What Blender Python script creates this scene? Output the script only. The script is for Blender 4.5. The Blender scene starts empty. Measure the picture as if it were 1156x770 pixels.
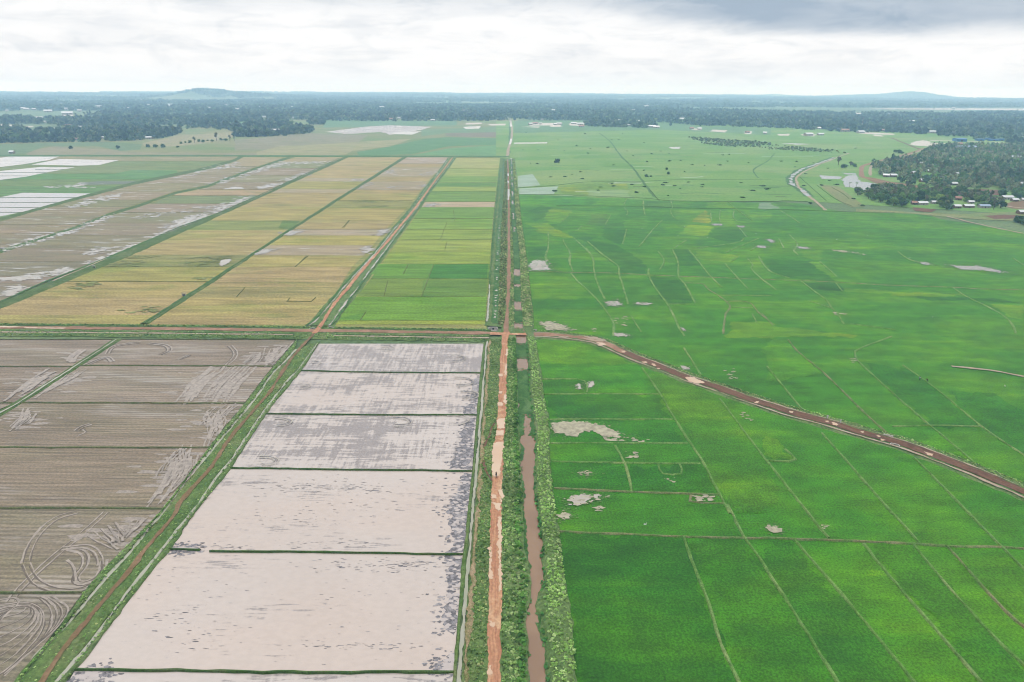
import bpy, math, random
import numpy as np
from mathutils import Vector, Matrix
from mathutils.geometry import tessellate_polygon
random.seed(7); rng = np.random.default_rng(7)
scene = bpy.context.scene
COL = scene.collection

# ------------------------------------------------------------------ camera
F, CX, CY, H = 771.0, 578.0, 385.0, 115.0
PITCH, ROLL = math.atan((385 - 98) / F), 0.0065
fwd = Vector((0, math.cos(PITCH), -math.sin(PITCH)))
up0 = Vector((0, math.sin(PITCH), math.cos(PITCH))); r0 = Vector((1, 0, 0))
rgt = r0 * math.cos(ROLL) + up0 * math.sin(ROLL)
upv = up0 * math.cos(ROLL) - r0 * math.sin(ROLL)
CAMP = Vector((0, 0, H))
cam = bpy.data.cameras.new('camera'); co = bpy.data.objects.new('camera', cam); COL.objects.link(co)
M = Matrix((rgt, upv, -fwd)).transposed().to_4x4(); M.translation = CAMP
co.matrix_world = M
cam.sensor_width = 36; cam.lens = 36 * F / 1156; cam.clip_start = 1; cam.clip_end = 40000
scene.camera = co

def G(px, py, z=0.0):
    """ground point that the photograph shows at pixel (px, py)"""
    d = fwd + rgt * ((px - CX) / F) + upv * ((CY - py) / F)
    t = (z - H) / d.z
    p = CAMP + d * t
    return (p.x, p.y)
def R(x0, y0, s):
    return lambda pts: [(x0 + a / s, y0 + b / s) for a, b in pts]
s4, s3, s7 = 3.986, 3.848, 7.7
ZA, ZB, ZC, ZD = R(0, 90, s4), R(290, 90, s4), R(580, 90, s4), R(866, 90, s4)
ZE, ZF = R(0, 230, s4), R(290, 230, s4)
ZI, ZJ, ZK, ZL = R(0, 380, s3), R(290, 380, s3), R(580, 380, s3), R(866, 380, s3)
ZM, ZN, ZO, ZQ = R(0, 570, s3), R(290, 570, s3), R(580, 570, s3), R(866, 570, s3)
Z1, Z2, Z3, Z4 = R(580, 280, s7), R(720, 280, s7), R(860, 280, s7), R(1006, 280, s7)
Z5, Z6, Z7, Z8 = R(580, 200, s7), R(720, 200, s7), R(860, 200, s7), R(1006, 200, s7)
ZS, ZT = R(0, 140, 5.78), R(200, 140, 5.78)
ZP1, ZP2, ZP3 = R(580, 130, 5.78), R(780, 130, 5.78), R(956, 100, 5.78)
ZV = R(1016, 140, 6.414)

# ------------------------------------------------------------------ colour
KLIT = 2.4                     # how bright a white sheet on the ground renders
def lin(c): return tuple(((v / 255) / 12.92 if v / 255 < .04045 else ((v / 255 + .055) / 1.055) ** 2.4) for v in c)
def base(c): return tuple(min(.8, v / KLIT) for v in lin(c))

# ------------------------------------------------------------------ materials
class NT:
    def __init__(s, name):
        s.m = bpy.data.materials.new(name); s.m.use_nodes = True
        s.t = s.m.node_tree; s.n = s.t.nodes; s.b = s.n['Principled BSDF']
        s.b.inputs['Roughness'].default_value = .8; s.b.inputs['Specular IOR Level'].default_value = .2
        s.pos = s.n.new('ShaderNodeNewGeometry').outputs['Position']
    def link(s, a, b): s.t.links.new(a, b)
    def put(s, inp, v):
        if hasattr(v, 'is_linked') or hasattr(v, 'links'): s.link(v, inp)
        elif isinstance(v, (tuple, list)): inp.default_value = tuple(v) + ((1,) if len(v) == 3 and len(inp.default_value) == 4 else ())
        else: inp.default_value = v
    def vmath(s, op, a, b):
        k = s.n.new('ShaderNodeVectorMath'); k.operation = op; s.put(k.inputs[0], a)
        if op == 'SCALE': s.put(k.inputs['Scale'], b)
        else: s.put(k.inputs[1], b)
        return k.outputs[0]
    def math(s, op, a, b=0.0):
        k = s.n.new('ShaderNodeMath'); k.operation = op; s.put(k.inputs[0], a); s.put(k.inputs[1], b); return k.outputs[0]
    def noise(s, sx, sy, detail=4, rough=.55, dist=0, off=0, vec=None):
        k = s.n.new('ShaderNodeTexNoise'); k.inputs['Scale'].default_value = 1
        k.inputs['Detail'].default_value = detail; k.inputs['Roughness'].default_value = rough; k.inputs['Distortion'].default_value = dist
        v = s.vmath('MULTIPLY', vec or s.pos, (1 / sx, 1 / sy, 1 / max(sx, sy)))
        if off: v = s.vmath('ADD', v, (off, off * 1.7, off * .3))
        s.link(v, k.inputs['Vector']); return k.outputs['Fac']
    def ramp(s, v, a, b, lo=0., hi=1., smooth=True):
        k = s.n.new('ShaderNodeMapRange'); k.interpolation_type = 'SMOOTHSTEP' if smooth else 'LINEAR'
        s.link(v, k.inputs['Value'])
        for i, x in zip(('From Min', 'From Max', 'To Min', 'To Max'), (a, b, lo, hi)): s.put(k.inputs[i], x)
        return k.outputs['Result']
    def mix(s, f, a, b):
        k = s.n.new('ShaderNodeMix'); k.data_type = 'RGBA'
        s.put(k.inputs[0], f); s.put(k.inputs[6], a); s.put(k.inputs[7], b); return k.outputs[2]
    def mul(s, a, b): return s.vmath('MULTIPLY', a, b)
    def scale(s, a, f): return s.vmath('SCALE', a, f)
    def objcol(s): return s.n.new('ShaderNodeObjectInfo').outputs['Color']
    def attr(s, name):
        k = s.n.new('ShaderNodeAttribute'); k.attribute_name = name; return k.outputs['Color']
    def uv(s): return s.n.new('ShaderNodeTexCoord').outputs['UV']
    def bump(s, h, dist, strength=1):
        k = s.n.new('ShaderNodeBump'); k.inputs['Distance'].default_value = dist; k.inputs['Strength'].default_value = strength
        s.link(h, k.inputs['Height']); s.link(k.outputs[0], s.b.inputs['Normal'])
    def done(s, col, rough=None, spec=None):
        s.put(s.b.inputs['Base Color'], col)
        if rough is not None: s.put(s.b.inputs['Roughness'], rough)
        if spec is not None: s.put(s.b.inputs['Specular IOR Level'], spec)
        return s.m

def mk_rice():
    k = NT('rice'); c = k.objcol()
    n1 = k.noise(75, 42, 4, .6, .3); n1b = k.noise(55, 38, 3, .55, .2, 31)
    n2 = k.noise(11, 7, 3, .6); n3 = k.noise(.55, .55, 3, .75); nx = k.noise(38, 3.5, 3, .6, 0, 9)
    c = k.mul(c, (.98, .89, .2))
    c = k.mix(k.ramp(n1, .44, .63, 0, .95), c, k.mul(c, (1.95, 1.27, .6)))
    c = k.mix(k.ramp(n1b, .48, .66, 0, .75), c, k.mul(c, (.74, .8, .9)))
    ny = k.noise(110, 9, 4, .62, .3, 57); c = k.mix(k.ramp(ny, .5, .66, 0, .65), c, k.mul(c, (1.55, 1.2, .8))); c = k.mix(k.ramp(ny, .36, .46, .45, 0), c, k.mul(c, (.72, .8, .9)))
    c = k.mix(k.ramp(nx, .5, .72, 0, .5), c, k.mul(c, (1.4, 1.22, .8)))
    c = k.scale(c, k.ramp(n2, .3, .7, .8, 1.2)); c = k.mix(k.ramp(k.noise(16, 5, 5, .7, .4, 83), .6, .74, 0, .45), c, k.mul(c, (2.1, 1.35, 1.6))); c = k.scale(c, k.ramp(n3, .3, .7, .58, 1.42))
    sx = k.n.new('ShaderNodeSeparateXYZ'); k.link(k.pos, sx.inputs[0]); rw = k.math('SINE', k.math('ADD', k.math('MULTIPLY', k.math('ADD', sx.outputs['X'], k.math('MULTIPLY', sx.outputs['Y'], .12)), 2 * math.pi / 1.25), k.math('MULTIPLY', k.noise(9, 9, 3), 9.0)))
    c = k.scale(c, k.ramp(rw, -1, 1, .965, 1.035)); k.bump(n3, .3, .7); return k.done(c, .75, .15)
def mk_golden():
    k = NT('ripe_rice'); c = k.objcol()
    n1 = k.noise(45, 7, 4, .6, .2); n2 = k.noise(60, 25, 4, .65, .6, 5); n3 = k.noise(1.2, 1.2, 2, .7); nx = k.noise(22, 2.0, 3, .6, 0, 9)
    c = k.mix(k.ramp(n2, .49, .68, 0, .7), c, k.mul(c, (.68, .9, .62)))
    c = k.scale(c, k.ramp(n1, .3, .7, .78, 1.18)); c = k.scale(c, k.ramp(nx, .3, .7, .86, 1.13)); c = k.scale(c, k.ramp(n3, .3, .7, .75, 1.25))
    k.bump(n3, .3, .5); return k.done(c, .8, .1)
def mk_wet():
    k = NT('wet_stubble'); c = k.objcol()
    n1 = k.noise(40, 6, 4, .6, .2); n2 = k.noise(36, 4.5, 5, .68, .4, 5); n3 = k.noise(1.4, 1, 2, .7); ng = k.noise(60, 16, 4, .6, .2, 19)
    c = k.scale(c, k.ramp(n1, .3, .7, .8, 1.2)); c = k.mix(k.ramp(ng, .5, .66, 0, .5), c, k.mul(c, (.75, .95, .7)))
    c = k.scale(c, k.ramp(n3, .3, .7, .8, 1.2))
    w = k.ramp(n2, .57, .68)
    c = k.mix(k.math('MULTIPLY', w, .75), c, base((196, 196, 200)))
    return k.done(c, k.ramp(w, 0, 1, .8, .3), .3)
def mk_plough():
    k = NT('ploughed_mud'); c = k.objcol()
    n1 = k.noise(50, 9, 4, .6, .2); n2 = k.noise(70, 16, 5, .65, .5, 5); n3 = k.noise(.9, .6, 3, .7); nr = k.noise(30, 1.1, 3, .6, 0, 3)
    sp = k.n.new('ShaderNodeSeparateXYZ'); k.link(k.pos, sp.inputs[0])
    y = k.math('ADD', k.math('MULTIPLY', sp.outputs['Y'], 2 * math.pi / 1.7), k.math('MULTIPLY', k.noise(14, 4, 3), 5.0))
    y = k.math('ADD', y, k.math('MULTIPLY', sp.outputs['X'], .04))
    row = k.math('SINE', y)
    c = k.mix(k.ramp(n2, .45, .62, 0, .5), c, k.mul(c, (.78, .86, .72)))
    c = k.scale(c, k.ramp(n1, .3, .7, .85, 1.15)); rm = k.ramp(k.noise(26, 9, 4, .65, .4, 91), .35, .65); c = k.scale(c, k.math('ADD', 1.0, k.math('MULTIPLY', k.math('MULTIPLY', row, .17), rm))); c = k.scale(c, k.ramp(nr, .3, .7, .78, 1.22)); c = k.scale(c, k.ramp(n3, .3, .7, .72, 1.28))
    wet = k.math('MULTIPLY', k.ramp(k.noise(75, 20, 5, .62, .6, 41), .48, .68), k.ramp(row, -.6, .8, .25, 1))
    c = k.mix(k.math('MULTIPLY', wet, .5), c, base((200, 190, 180)))
    k.bump(row, .15, .5); return k.done(c, k.ramp(wet, 0, 1, .85, .4), .3)
def mk_flood():
    k = NT('flooded_paddy'); amt = k.objcol()
    sp = k.n.new('ShaderNodeSeparateColor'); k.link(amt, sp.inputs[0]); a = sp.outputs[0]; warm = sp.outputs[1]
    n1 = k.noise(11, 1.1, 5, .68, .5); big = k.noise(36, 13, 3, .6, .4, 7); nl = k.noise(1.3, 16, 3, .6, .2, 17); fine = k.noise(1.0, .5, 3, .7, 0, 3)
    lad = k.math('ADD', n1, k.math('MULTIPLY', k.math('SUBTRACT', nl, .5), k.math('MULTIPLY', a, .7)))
    t = k.math('ADD', k.math('MULTIPLY', k.math('SUBTRACT', big, .5), .95), lad)
    thr = k.math('SUBTRACT', .80, k.math('MULTIPLY', a, .34))
    m = k.ramp(k.math('SUBTRACT', t, thr), -.03, .07)
    m = k.math('MULTIPLY', m, k.ramp(fine, .3, .5, .35, 1))
    tone = k.noise(90, 50, 3, .5, .3, 21)
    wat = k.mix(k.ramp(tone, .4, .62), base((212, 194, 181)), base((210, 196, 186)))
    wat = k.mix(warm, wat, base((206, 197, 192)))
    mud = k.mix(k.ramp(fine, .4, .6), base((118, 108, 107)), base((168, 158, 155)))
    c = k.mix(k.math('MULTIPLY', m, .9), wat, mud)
    c = k.scale(c, k.ramp(k.noise(2.5, 1.5, 4, .6, 0, 77), .3, .7, .965, 1.035))
    k.bump(m, .05, .4)
    return k.done(c, k.ramp(m, 0, 1, .08, .55), .5)
def mk_margin():
    k = NT('margin_mud'); n1 = k.noise(1.3, 1.3, 5, .7); n2 = k.noise(6, 6, 4, .6, .3, 4)
    c = k.mix(k.ramp(n1, .42, .6), base((98, 94, 98)), base((158, 152, 155)))
    c = k.mix(k.ramp(n2, .55, .7, 0, .8), c, base((190, 182, 180)))
    k.bump(n1, .1, .5); return k.done(c, .45, .3)
def mk_grass(name, c1, c2, c3, sc=1.0):
    k = NT(name); n1 = k.noise(7 * sc, 9 * sc, 5, .65, .5); n2 = k.noise(.8 * sc, .8 * sc, 5, .75); n3 = k.noise(16 * sc, 26 * sc, 4, .65, .5, 13)
    c = k.mix(k.ramp(n1, .38, .62), base(c1), base(c2)); c = k.mix(k.ramp(n3, .5, .68, 0, .8), c, base(c3))
    c = k.mix(k.ramp(k.noise(3.2 * sc, 4 * sc, 5, .7, .6, 29), .54, .66, 0, .7), c, k.mul(c, (.55, .68, .6))); c = k.scale(c, k.ramp(n2, .3, .7, .62, 1.36)); k.bump(n2, .4, .9); return k.done(c, .85, .1)
def mk_dirt(name, c1, c2, c3):
    k = NT(name); uv = k.uv()                       # u across (0..1), v along in metres
    st = k.noise(.14, 14, 4, .6, 0, 0, uv); n2 = k.noise(.8, .8, 4, .65); n3 = k.noise(7, 9, 4, .6, .3, 8)
    c = k.mix(k.ramp(st, .35, .65), base(c1), base(c2)); c = k.mix(k.ramp(n3, .5, .66, 0, .85), c, base(c3))
    c = k.scale(c, k.ramp(n2, .3, .7, .84, 1.16)); k.bump(n2, .06, .6); return k.done(c, .9, .1)
def mk_water(name, c1, c2, rough=.1, spec=.5):
    k = NT(name); n = k.noise(9, 14, 3, .5, .3); n2 = k.noise(1.2, 1.2, 3, .6)
    k.bump(n2, .01, .25)
    return k.done(k.mix(k.ramp(n, .4, .6), base(c1), base(c2)), rough, spec)
def mk_plain(name, cs, sc, streak=False):
    """far country: patchwork of small plots"""
    k = NT(name); v = k.n.new('ShaderNodeTexVoronoi'); v.inputs['Scale'].default_value = 1; v.inputs['Randomness'].default_value = .8
    w = k.vmath('MULTIPLY', k.pos, (1 / (sc * 1.6), 1 / sc, 0)); k.link(w, v.inputs['Vector'])
    sp = k.n.new('ShaderNodeSeparateColor'); k.link(v.outputs['Color'], sp.inputs[0])
    n1 = k.noise(210, 120, 5, .6, .5); n2 = k.noise(30, 12, 4, .65, .2, 4); n3 = k.noise(3, 3, 2, .7)
    c = k.mix(k.ramp(sp.outputs[0], .2, .8, 0, .7), base(cs[0]), base(cs[1]))
    c = k.mix(k.ramp(n1, .45, .64, 0, .8), c, base(cs[2])); c = k.mix(k.ramp(n2, .55, .72, 0, .7), c, base(cs[3]))
    if streak:
        st = k.noise(150, 12, 5, .65, .3, 33); c = k.mix(k.ramp(st, .5, .66, 0, .7), c, k.mul(c, (1.25, 1.08, 1.1))); c = k.mix(k.ramp(st, .36, .47, .6, 0), c, k.mul(c, (.8, .9, .85)))
    c = k.scale(c, k.ramp(n3, .3, .7, .8, 1.2)); return k.done(c, .85, .1)
def mk_leaf(name):
    k = NT(name); c = k.attr('tint'); o = k.n.new('ShaderNodeObjectInfo')
    c = k.mul(c, o.outputs['Color'])
    m = k.done(c, .7, .12); tr = k.n.new('ShaderNodeBsdfTranslucent'); k.link(c, tr.inputs[0]); mx = k.n.new('ShaderNodeMixShader'); mx.inputs[0].default_value = .35
    k.link(k.b.outputs[0], mx.inputs[1]); k.link(tr.outputs[0], mx.inputs[2]); k.link(mx.outputs[0], k.n['Material Output'].inputs['Surface']); return m
def mk_flat(name, c, rough=.6, spec=.3, metal=0., vary=.12, sc=1.):
    k = NT(name); n = k.noise(sc, sc, 4, .6); k.b.inputs['Metallic'].default_value = metal
    return k.done(k.scale(k.mix(0, base(c), base(c)), k.ramp(n, .3, .7, 1 - vary, 1 + vary)), rough, spec)

MT = dict(
    rice=mk_rice(), golden=mk_golden(), wet=mk_wet(), plough=mk_plough(), flood=mk_flood(), margin=mk_margin(),
    verge=mk_grass('verge_grass', (96, 128, 68), (120, 146, 84), (146, 154, 104)),
    bank=mk_grass('bank_grass', (104, 134, 76), (122, 148, 88), (142, 158, 106)),
    weeds=mk_grass('water_weeds', (68, 114, 56), (92, 136, 72), (116, 152, 92), .5),
    spoil=mk_grass('spoil_earth', (196, 172, 136), (150, 150, 96), (206, 180, 144), .35),
    bundg=mk_grass('bund_grass', (104, 150, 70), (134, 172, 94), (160, 180, 114), .7),
    bundd=mk_grass('bund_earth', (150, 150, 106), (108, 146, 74), (164, 160, 118), .6),
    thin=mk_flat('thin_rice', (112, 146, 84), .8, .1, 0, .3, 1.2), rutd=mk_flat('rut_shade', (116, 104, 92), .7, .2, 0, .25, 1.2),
    wetline=mk_flat('wet_strip', (150, 174, 136), .4, .3, 0, .2, 6),
    floodw=mk_flat('shallow_water', (204, 192, 186), .15, .35, 0, .05, 2),
    oldbank=mk_grass('old_bank', (104, 128, 72), (88, 116, 62), (132, 142, 94)),
    bundp=mk_grass('bund_field_grass', (112, 128, 78), (132, 138, 96), (144, 136, 108), .6),
    bundo=mk_grass('bund_olive', (128, 134, 78), (140, 142, 92), (110, 124, 72), .6),
    bundk=mk_grass('bund_dark', (78, 112, 56), (96, 126, 68), (108, 124, 78), .6),
    road=mk_dirt('red_dirt', (214, 162, 124), (186, 130, 102), (228, 188, 148)),
    path=mk_dirt('red_path', (146, 108, 86), (134, 122, 84), (164, 134, 104)),
    path2=mk_dirt('worn_path', (176, 132, 110), (150, 126, 98), (188, 148, 124)),
    brown=mk_dirt('brown_dirt', (120, 88, 72), (138, 106, 86), (106, 80, 66)),
    pale=mk_dirt('pale_dirt', (196, 178, 156), (178, 160, 134), (206, 190, 170)),
    sand=mk_flat('pale_sand', (226, 218, 206), .9, .1, 0, .15, 9),
    canal=mk_water('canal_water', (158, 124, 92), (148, 114, 84), .1, .3),
    puddle=mk_water('puddle_water', (226, 190, 156), (230, 200, 168), .2, .3),
    pond=mk_water('pond_water', (194, 184, 168), (202, 194, 180), .14, .3),
    ditch=mk_water('ditch_water', (184, 182, 162), (172, 174, 148), .2, .3),
    mudp=mk_flat('pale_mud', (166, 153, 140), .45, .3, 0, .3, 1.0), ruts=mk_flat('wet_rut', (176, 163, 150), .5, .3, 0, .25, 1.6),
    silt=mk_flat('dry_silt', (190, 184, 158), .9, .1, 0, .25, 2.0),
    pasture=mk_plain('pasture', ((126, 168, 84), (106, 158, 72), (148, 172, 104), (118, 154, 84)), 46, True),
    drypl=mk_plain('dry_grass', ((150, 152, 104), (132, 146, 92), (116, 148, 84), (164, 158, 116)), 60),
    ground=mk_plain('far_country', ((112, 138, 92), (84, 116, 72), (140, 156, 108), (66, 96, 60)), 160),
    hill=mk_plain('hill_scrub', ((112, 134, 92), (86, 114, 74), (142, 152, 112), (74, 100, 66)), 110),
    leaf=mk_leaf('foliage'),
    bark=mk_flat('bark', (112, 96, 78), .9, .1, 0, .2, .5),
    wallm=mk_flat('mud_wall', (150, 124, 100), .9, .1, 0, .15, .7),
    wallw=mk_flat('pale_wall', (206, 200, 188), .8, .1, 0, .1, .7),
    tin=mk_flat('tin_roof', (228, 230, 232), .4, .4, 0, .08, 2),
    tinrust=mk_flat('rusty_roof', (176, 128, 108), .6, .3, 0, .2, 1.5),
    tinblue=mk_flat('pale_blue_roof', (160, 180, 206), .5, .3, 0, .1, 2),
    blue=mk_flat('blue_sheet', (48, 132, 200), .5, .3, 0, .1, 3),
    dark=mk_flat('dark_opening', (44, 40, 38), .8, .1),
    conc=mk_flat('concrete', (212, 206, 196), .85, .15, 0, .1, .4),
    white=mk_flat('white_paint', (236, 236, 230), .6, .2, 0, .05, .4),
    rubber=mk_flat('rubber', (28, 28, 30), .8, .2), steel=mk_flat('steel', (150, 150, 155), .35, .5, .8),
    redp=mk_flat('red_paint', (150, 34, 30), .3, .5), skin=mk_flat('skin', (88, 58, 42), .6, .3),
    cloth1=mk_flat('dark_cloth', (38, 36, 52), .9, .1), cloth2=mk_flat('pale_cloth', (196, 206, 216), .9, .1), cloth3=mk_flat('maroon_cloth', (96, 44, 40), .9, .1),
    hair=mk_flat('hair', (20, 17, 16), .8, .2), feather=mk_flat('feather', (244, 244, 240), .8, .1), beak=mk_flat('beak', (214, 170, 60), .5, .3),
)

# ------------------------------------------------------------------ object helpers
def link(name, me, mat=None, parent=None, kind=None):
    o = bpy.data.objects.new(name, me); COL.objects.link(o)
    if mat is not None: me.materials.append(mat)
    if parent: o.parent = parent
    if kind: o['kind'] = kind
    return o
def tag(o, label, cat, group=None):
    o['label'] = label; o['category'] = cat
    if group: o['group'] = group
    return o
def mesh(name, v, f, uv=None, smooth=False):
    me = bpy.data.meshes.new(name); me.from_pydata([tuple(map(float, p)) for p in v], [], f)
    if uv is not None:
        l = me.uv_layers.new(name='UVMap')
        for lp in me.loops: l.data[lp.index].uv = uv[lp.vertex_index]
    if smooth: me.polygons.foreach_set('use_smooth', [True] * len(me.polygons))
    me.update(); return me
def W(pts): return [Vector(G(*p)) for p in pts]
def resample(P, step=None, n=None):
    L = [0.]
    for a, b in zip(P, P[1:]): L.append(L[-1] + (b - a).length)
    if n is None: n = max(2, int(L[-1] / step) + 1)
    out = []; j = 0
    for i in range(n):
        t = L[-1] * i / (n - 1)
        while j < len(L) - 2 and L[j + 1] < t: j += 1
        d = L[j + 1] - L[j]; out.append(P[j].lerp(P[j + 1], 0 if d == 0 else min(1, (t - L[j]) / d)))
    return out
def smooth(P, k=6):
    if len(P) < 3: return P
    out = []
    for i in range(len(P) - 1):
        p0, p1, p2, p3 = P[max(0, i - 1)], P[i], P[i + 1], P[min(len(P) - 1, i + 2)]
        for j in range(k):
            t = j / k
            out.append(.5 * ((2 * p1) + (p2 - p0) * t + (2 * p0 - 5 * p1 + 4 * p2 - p3) * t * t + (3 * p1 - p0 - 3 * p2 + p3) * t ** 3))
    return out + [P[-1]]
def rag(n, a):
    """smooth random series of amplitude a"""
    x = np.cumsum(rng.normal(0, 1, n)); t = rng.normal(0, 1, n)
    k = 5; y = np.convolve(np.pad(rng.normal(0, 1, n), k, mode='edge'), np.ones(k) / k, 'same')[k:-k] * 2
    return (y * .7 + t * .45) * a
zc = {}
def lift(key, b, step=.003):
    zc[key] = zc.get(key, 0) + 1; return b + zc[key] * step
def poly(name, W_, z, mat, col=None, rough=0., step=None):
    P = [Vector(p) for p in W_]
    if rough:
        Q = P + [P[0]]; Q = resample(Q, step or rough * 1.6)[:-1]; n = len(Q); j = rag(n, rough); out = []
        for i in range(n):
            d = (Q[(i + 1) % n] - Q[i - 1]); d = Vector((d.y, -d.x)); d = d.normalized() if d.length else d
            out.append(Q[i] + d * j[i])
        P = out
    tri = []
    for a, b, c in tessellate_polygon([[Vector((p.x, p.y, 0)) for p in P]]):
        ar = (P[b] - P[a]).cross(P[c] - P[a])
        if abs(ar) > 1e-6: tri.append((a, b, c) if ar > 0 else (a, c, b))
    o = link(name, mesh(name, [(p.x, p.y, z) for p in P], tri), mat, None, 'structure')
    if col is not None:
        b = base(col) if max(col) > 2 else col
        o.color = (*b, 1)
    return o
def strip(name, A, B, z, mat, zb=None, ragA=0., ragB=0., step=2.0, zmid=None):
    """sheet between two edge lines (world points); zmid makes it a rounded bank"""
    n = max(2, int(sum((b - a).length for a, b in zip(A, A[1:])) / step) + 1)
    n = min(n, 600); A = resample(A, n=n); B = resample(B, n=n)
    ja, jb = rag(n, ragA) if ragA else np.zeros(n), rag(n, ragB) if ragB else np.zeros(n)
    cols = [0, 1] if zmid is None else [0, .18, .5, .82, 1]
    v = []; uv = []; L = 0
    for i in range(n):
        d = (B[i] - A[i]); w = d.length; u = d / w if w else d
        a = A[i] + u * ja[i]; b = B[i] + u * jb[i]
        if i: L += (A[i] - A[i - 1]).length
        for c in cols:
            p = a.lerp(b, c); h = z if zmid is None else z + (zmid - z) * (0 if c in (0, 1) else 1) + (random.uniform(-.08, .08) if c not in (0, 1) else 0)
            v.append((p.x, p.y, h)); uv.append((c, L))
    k = len(cols); f = []
    for i in range(n - 1):
        for c in range(k - 1): f.append((i * k + c, i * k + c + 1, (i + 1) * k + c + 1, (i + 1) * k + c))
    o = link(name, mesh(name, v, f, uv, zmid is not None), mat, None, 'structure')
    if o.data.polygons[0].normal.z < 0: o.data.flip_normals()
    return o
def offs(P, d):
    out = []
    for i in range(len(P)):
        t = P[min(i + 1, len(P) - 1)] - P[max(i - 1, 0)]; t.normalize(); out.append(P[i] + Vector((t.y, -t.x)) * d)
    return out
def ribbon(name, pts, w, z, mat, ragged=.0, step=2.0, world=False, wz=None):
    P = smooth(pts if world else W(pts)); P = resample(P, step)
    if len(P) < 2: return None
    return strip(name, offs(P, -w / 2), offs(P, w / 2), z, mat, ragA=ragged, ragB=ragged, step=step)
def bund(pts, w=.7, h=.35, mat='bundg', wob=.12, world=False):
    P = smooth(pts if world else W(pts)); P = resample(P, 3.0); n = len(P)
    if n < 2: return
    h = lift('bund', h, .0015); j = rag(n, wob); sec = ((-.95, -.03), (-.5, 1), (.5, 1), (.95, -.03)); v = []; f = []
    for i in range(n):
        t = P[min(i + 1, n - 1)] - P[max(i - 1, 0)]; t.normalize(); q = Vector((t.y, -t.x)); ww = w * random.uniform(.75, 1.25)
        for a, b in sec:
            p = P[i] + q * (a * ww + j[i]); v.append((p.x, p.y, h * b * (random.uniform(.8, 1.1) if b > 0 else 1)))
    for i in range(n - 1):
        for c in range(3): f.append((i * 4 + c, i * 4 + c + 1, i * 4 + c + 5, i * 4 + c + 4))
    me = mesh('earth_bund', v, f)
    o = link('earth_bund', me, MT[mat], None, 'structure')
    if o.data.polygons[1].normal.z < 0: o.data.flip_normals()
    return o

# ------------------------------------------------------------------ ground, far country, hills
def height(x, y):
    """low hills of the far country"""
    h = 0.
    for (cx, cy, sx, sy, hh) in HILLS:
        h = h + hh * np.exp(-((x - cx) / sx) ** 2 - ((y - cy) / sy) ** 2)
    return h
def hb(px, D, width_px, depth, hh):
    x, y = (px - 578) / F * D / 1.0, D; return (x * .94, D, width_px / F * D, depth, hh)
HILLS = [hb(224, 6600, 17, 420, 36), hb(246, 6700, 46, 600, 40), hb(300, 7200, 50, 600, 12), hb(170, 7000, 60, 500, 10),
         hb(1030, 10600, 20, 400, 44), hb(1012, 10800, 66, 500, 34), hb(1120, 11400, 90, 500, 16), hb(872, 11600, 9, 300, 24), hb(910, 11700, 60, 350, 12),
         hb(40, 11500, 160, 500, 12), hb(300, 11600, 130, 450, 8), hb(600, 11600, 220, 450, 10), hb(720, 10600, 70, 500, 12), hb(120, 8200, 110, 600, 10), hb(480, 9400, 120, 500, 12), hb(760, 8600, 120, 420, 12)]
RG = 12500.
v = [(0, 0, -.25)]; f = []
NA = 96; radii = [60, 200, 500, 1100, 2000, 3000, 4500, 7000, 11000, RG]
for r in radii:
    for a in range(NA): v.append((r * math.cos(2 * math.pi * a / NA), r * math.sin(2 * math.pi * a / NA), -.25))
for a in range(NA): f.append((0, 1 + a, 1 + (a + 1) % NA))
for k in range(len(radii) - 1):
    for a in range(NA): b = (a + 1) % NA; f.append((1 + k * NA + a, 1 + (k + 1) * NA + a, 1 + (k + 1) * NA + b, 1 + k * NA + b))
link('ground', mesh('ground', v, f), MT['ground'], None, 'structure')
# hills as one height field over the far country
nx, ny = 260, 130; v = []; f = []
ys = np.geomspace(3150, 12150, ny)
for j in range(ny):
    hw = min(.86 * ys[j], math.sqrt(max(1, 12420 ** 2 - ys[j] ** 2)))
    for i in range(nx):
        x = -hw + 2 * hw * i / (nx - 1); v.append((x, ys[j], height(x, ys[j]) - .9 + random.uniform(0, 1) * min(1, height(x, ys[j]) / 4)))
for j in range(ny - 1):
    for i in range(nx - 1): f.append((j * nx + i, j * nx + i + 1, (j + 1) * nx + i + 1, (j + 1) * nx + i))
link('hills', mesh('hills', v, f, None, True), MT['hill'], None, 'structure')

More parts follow.
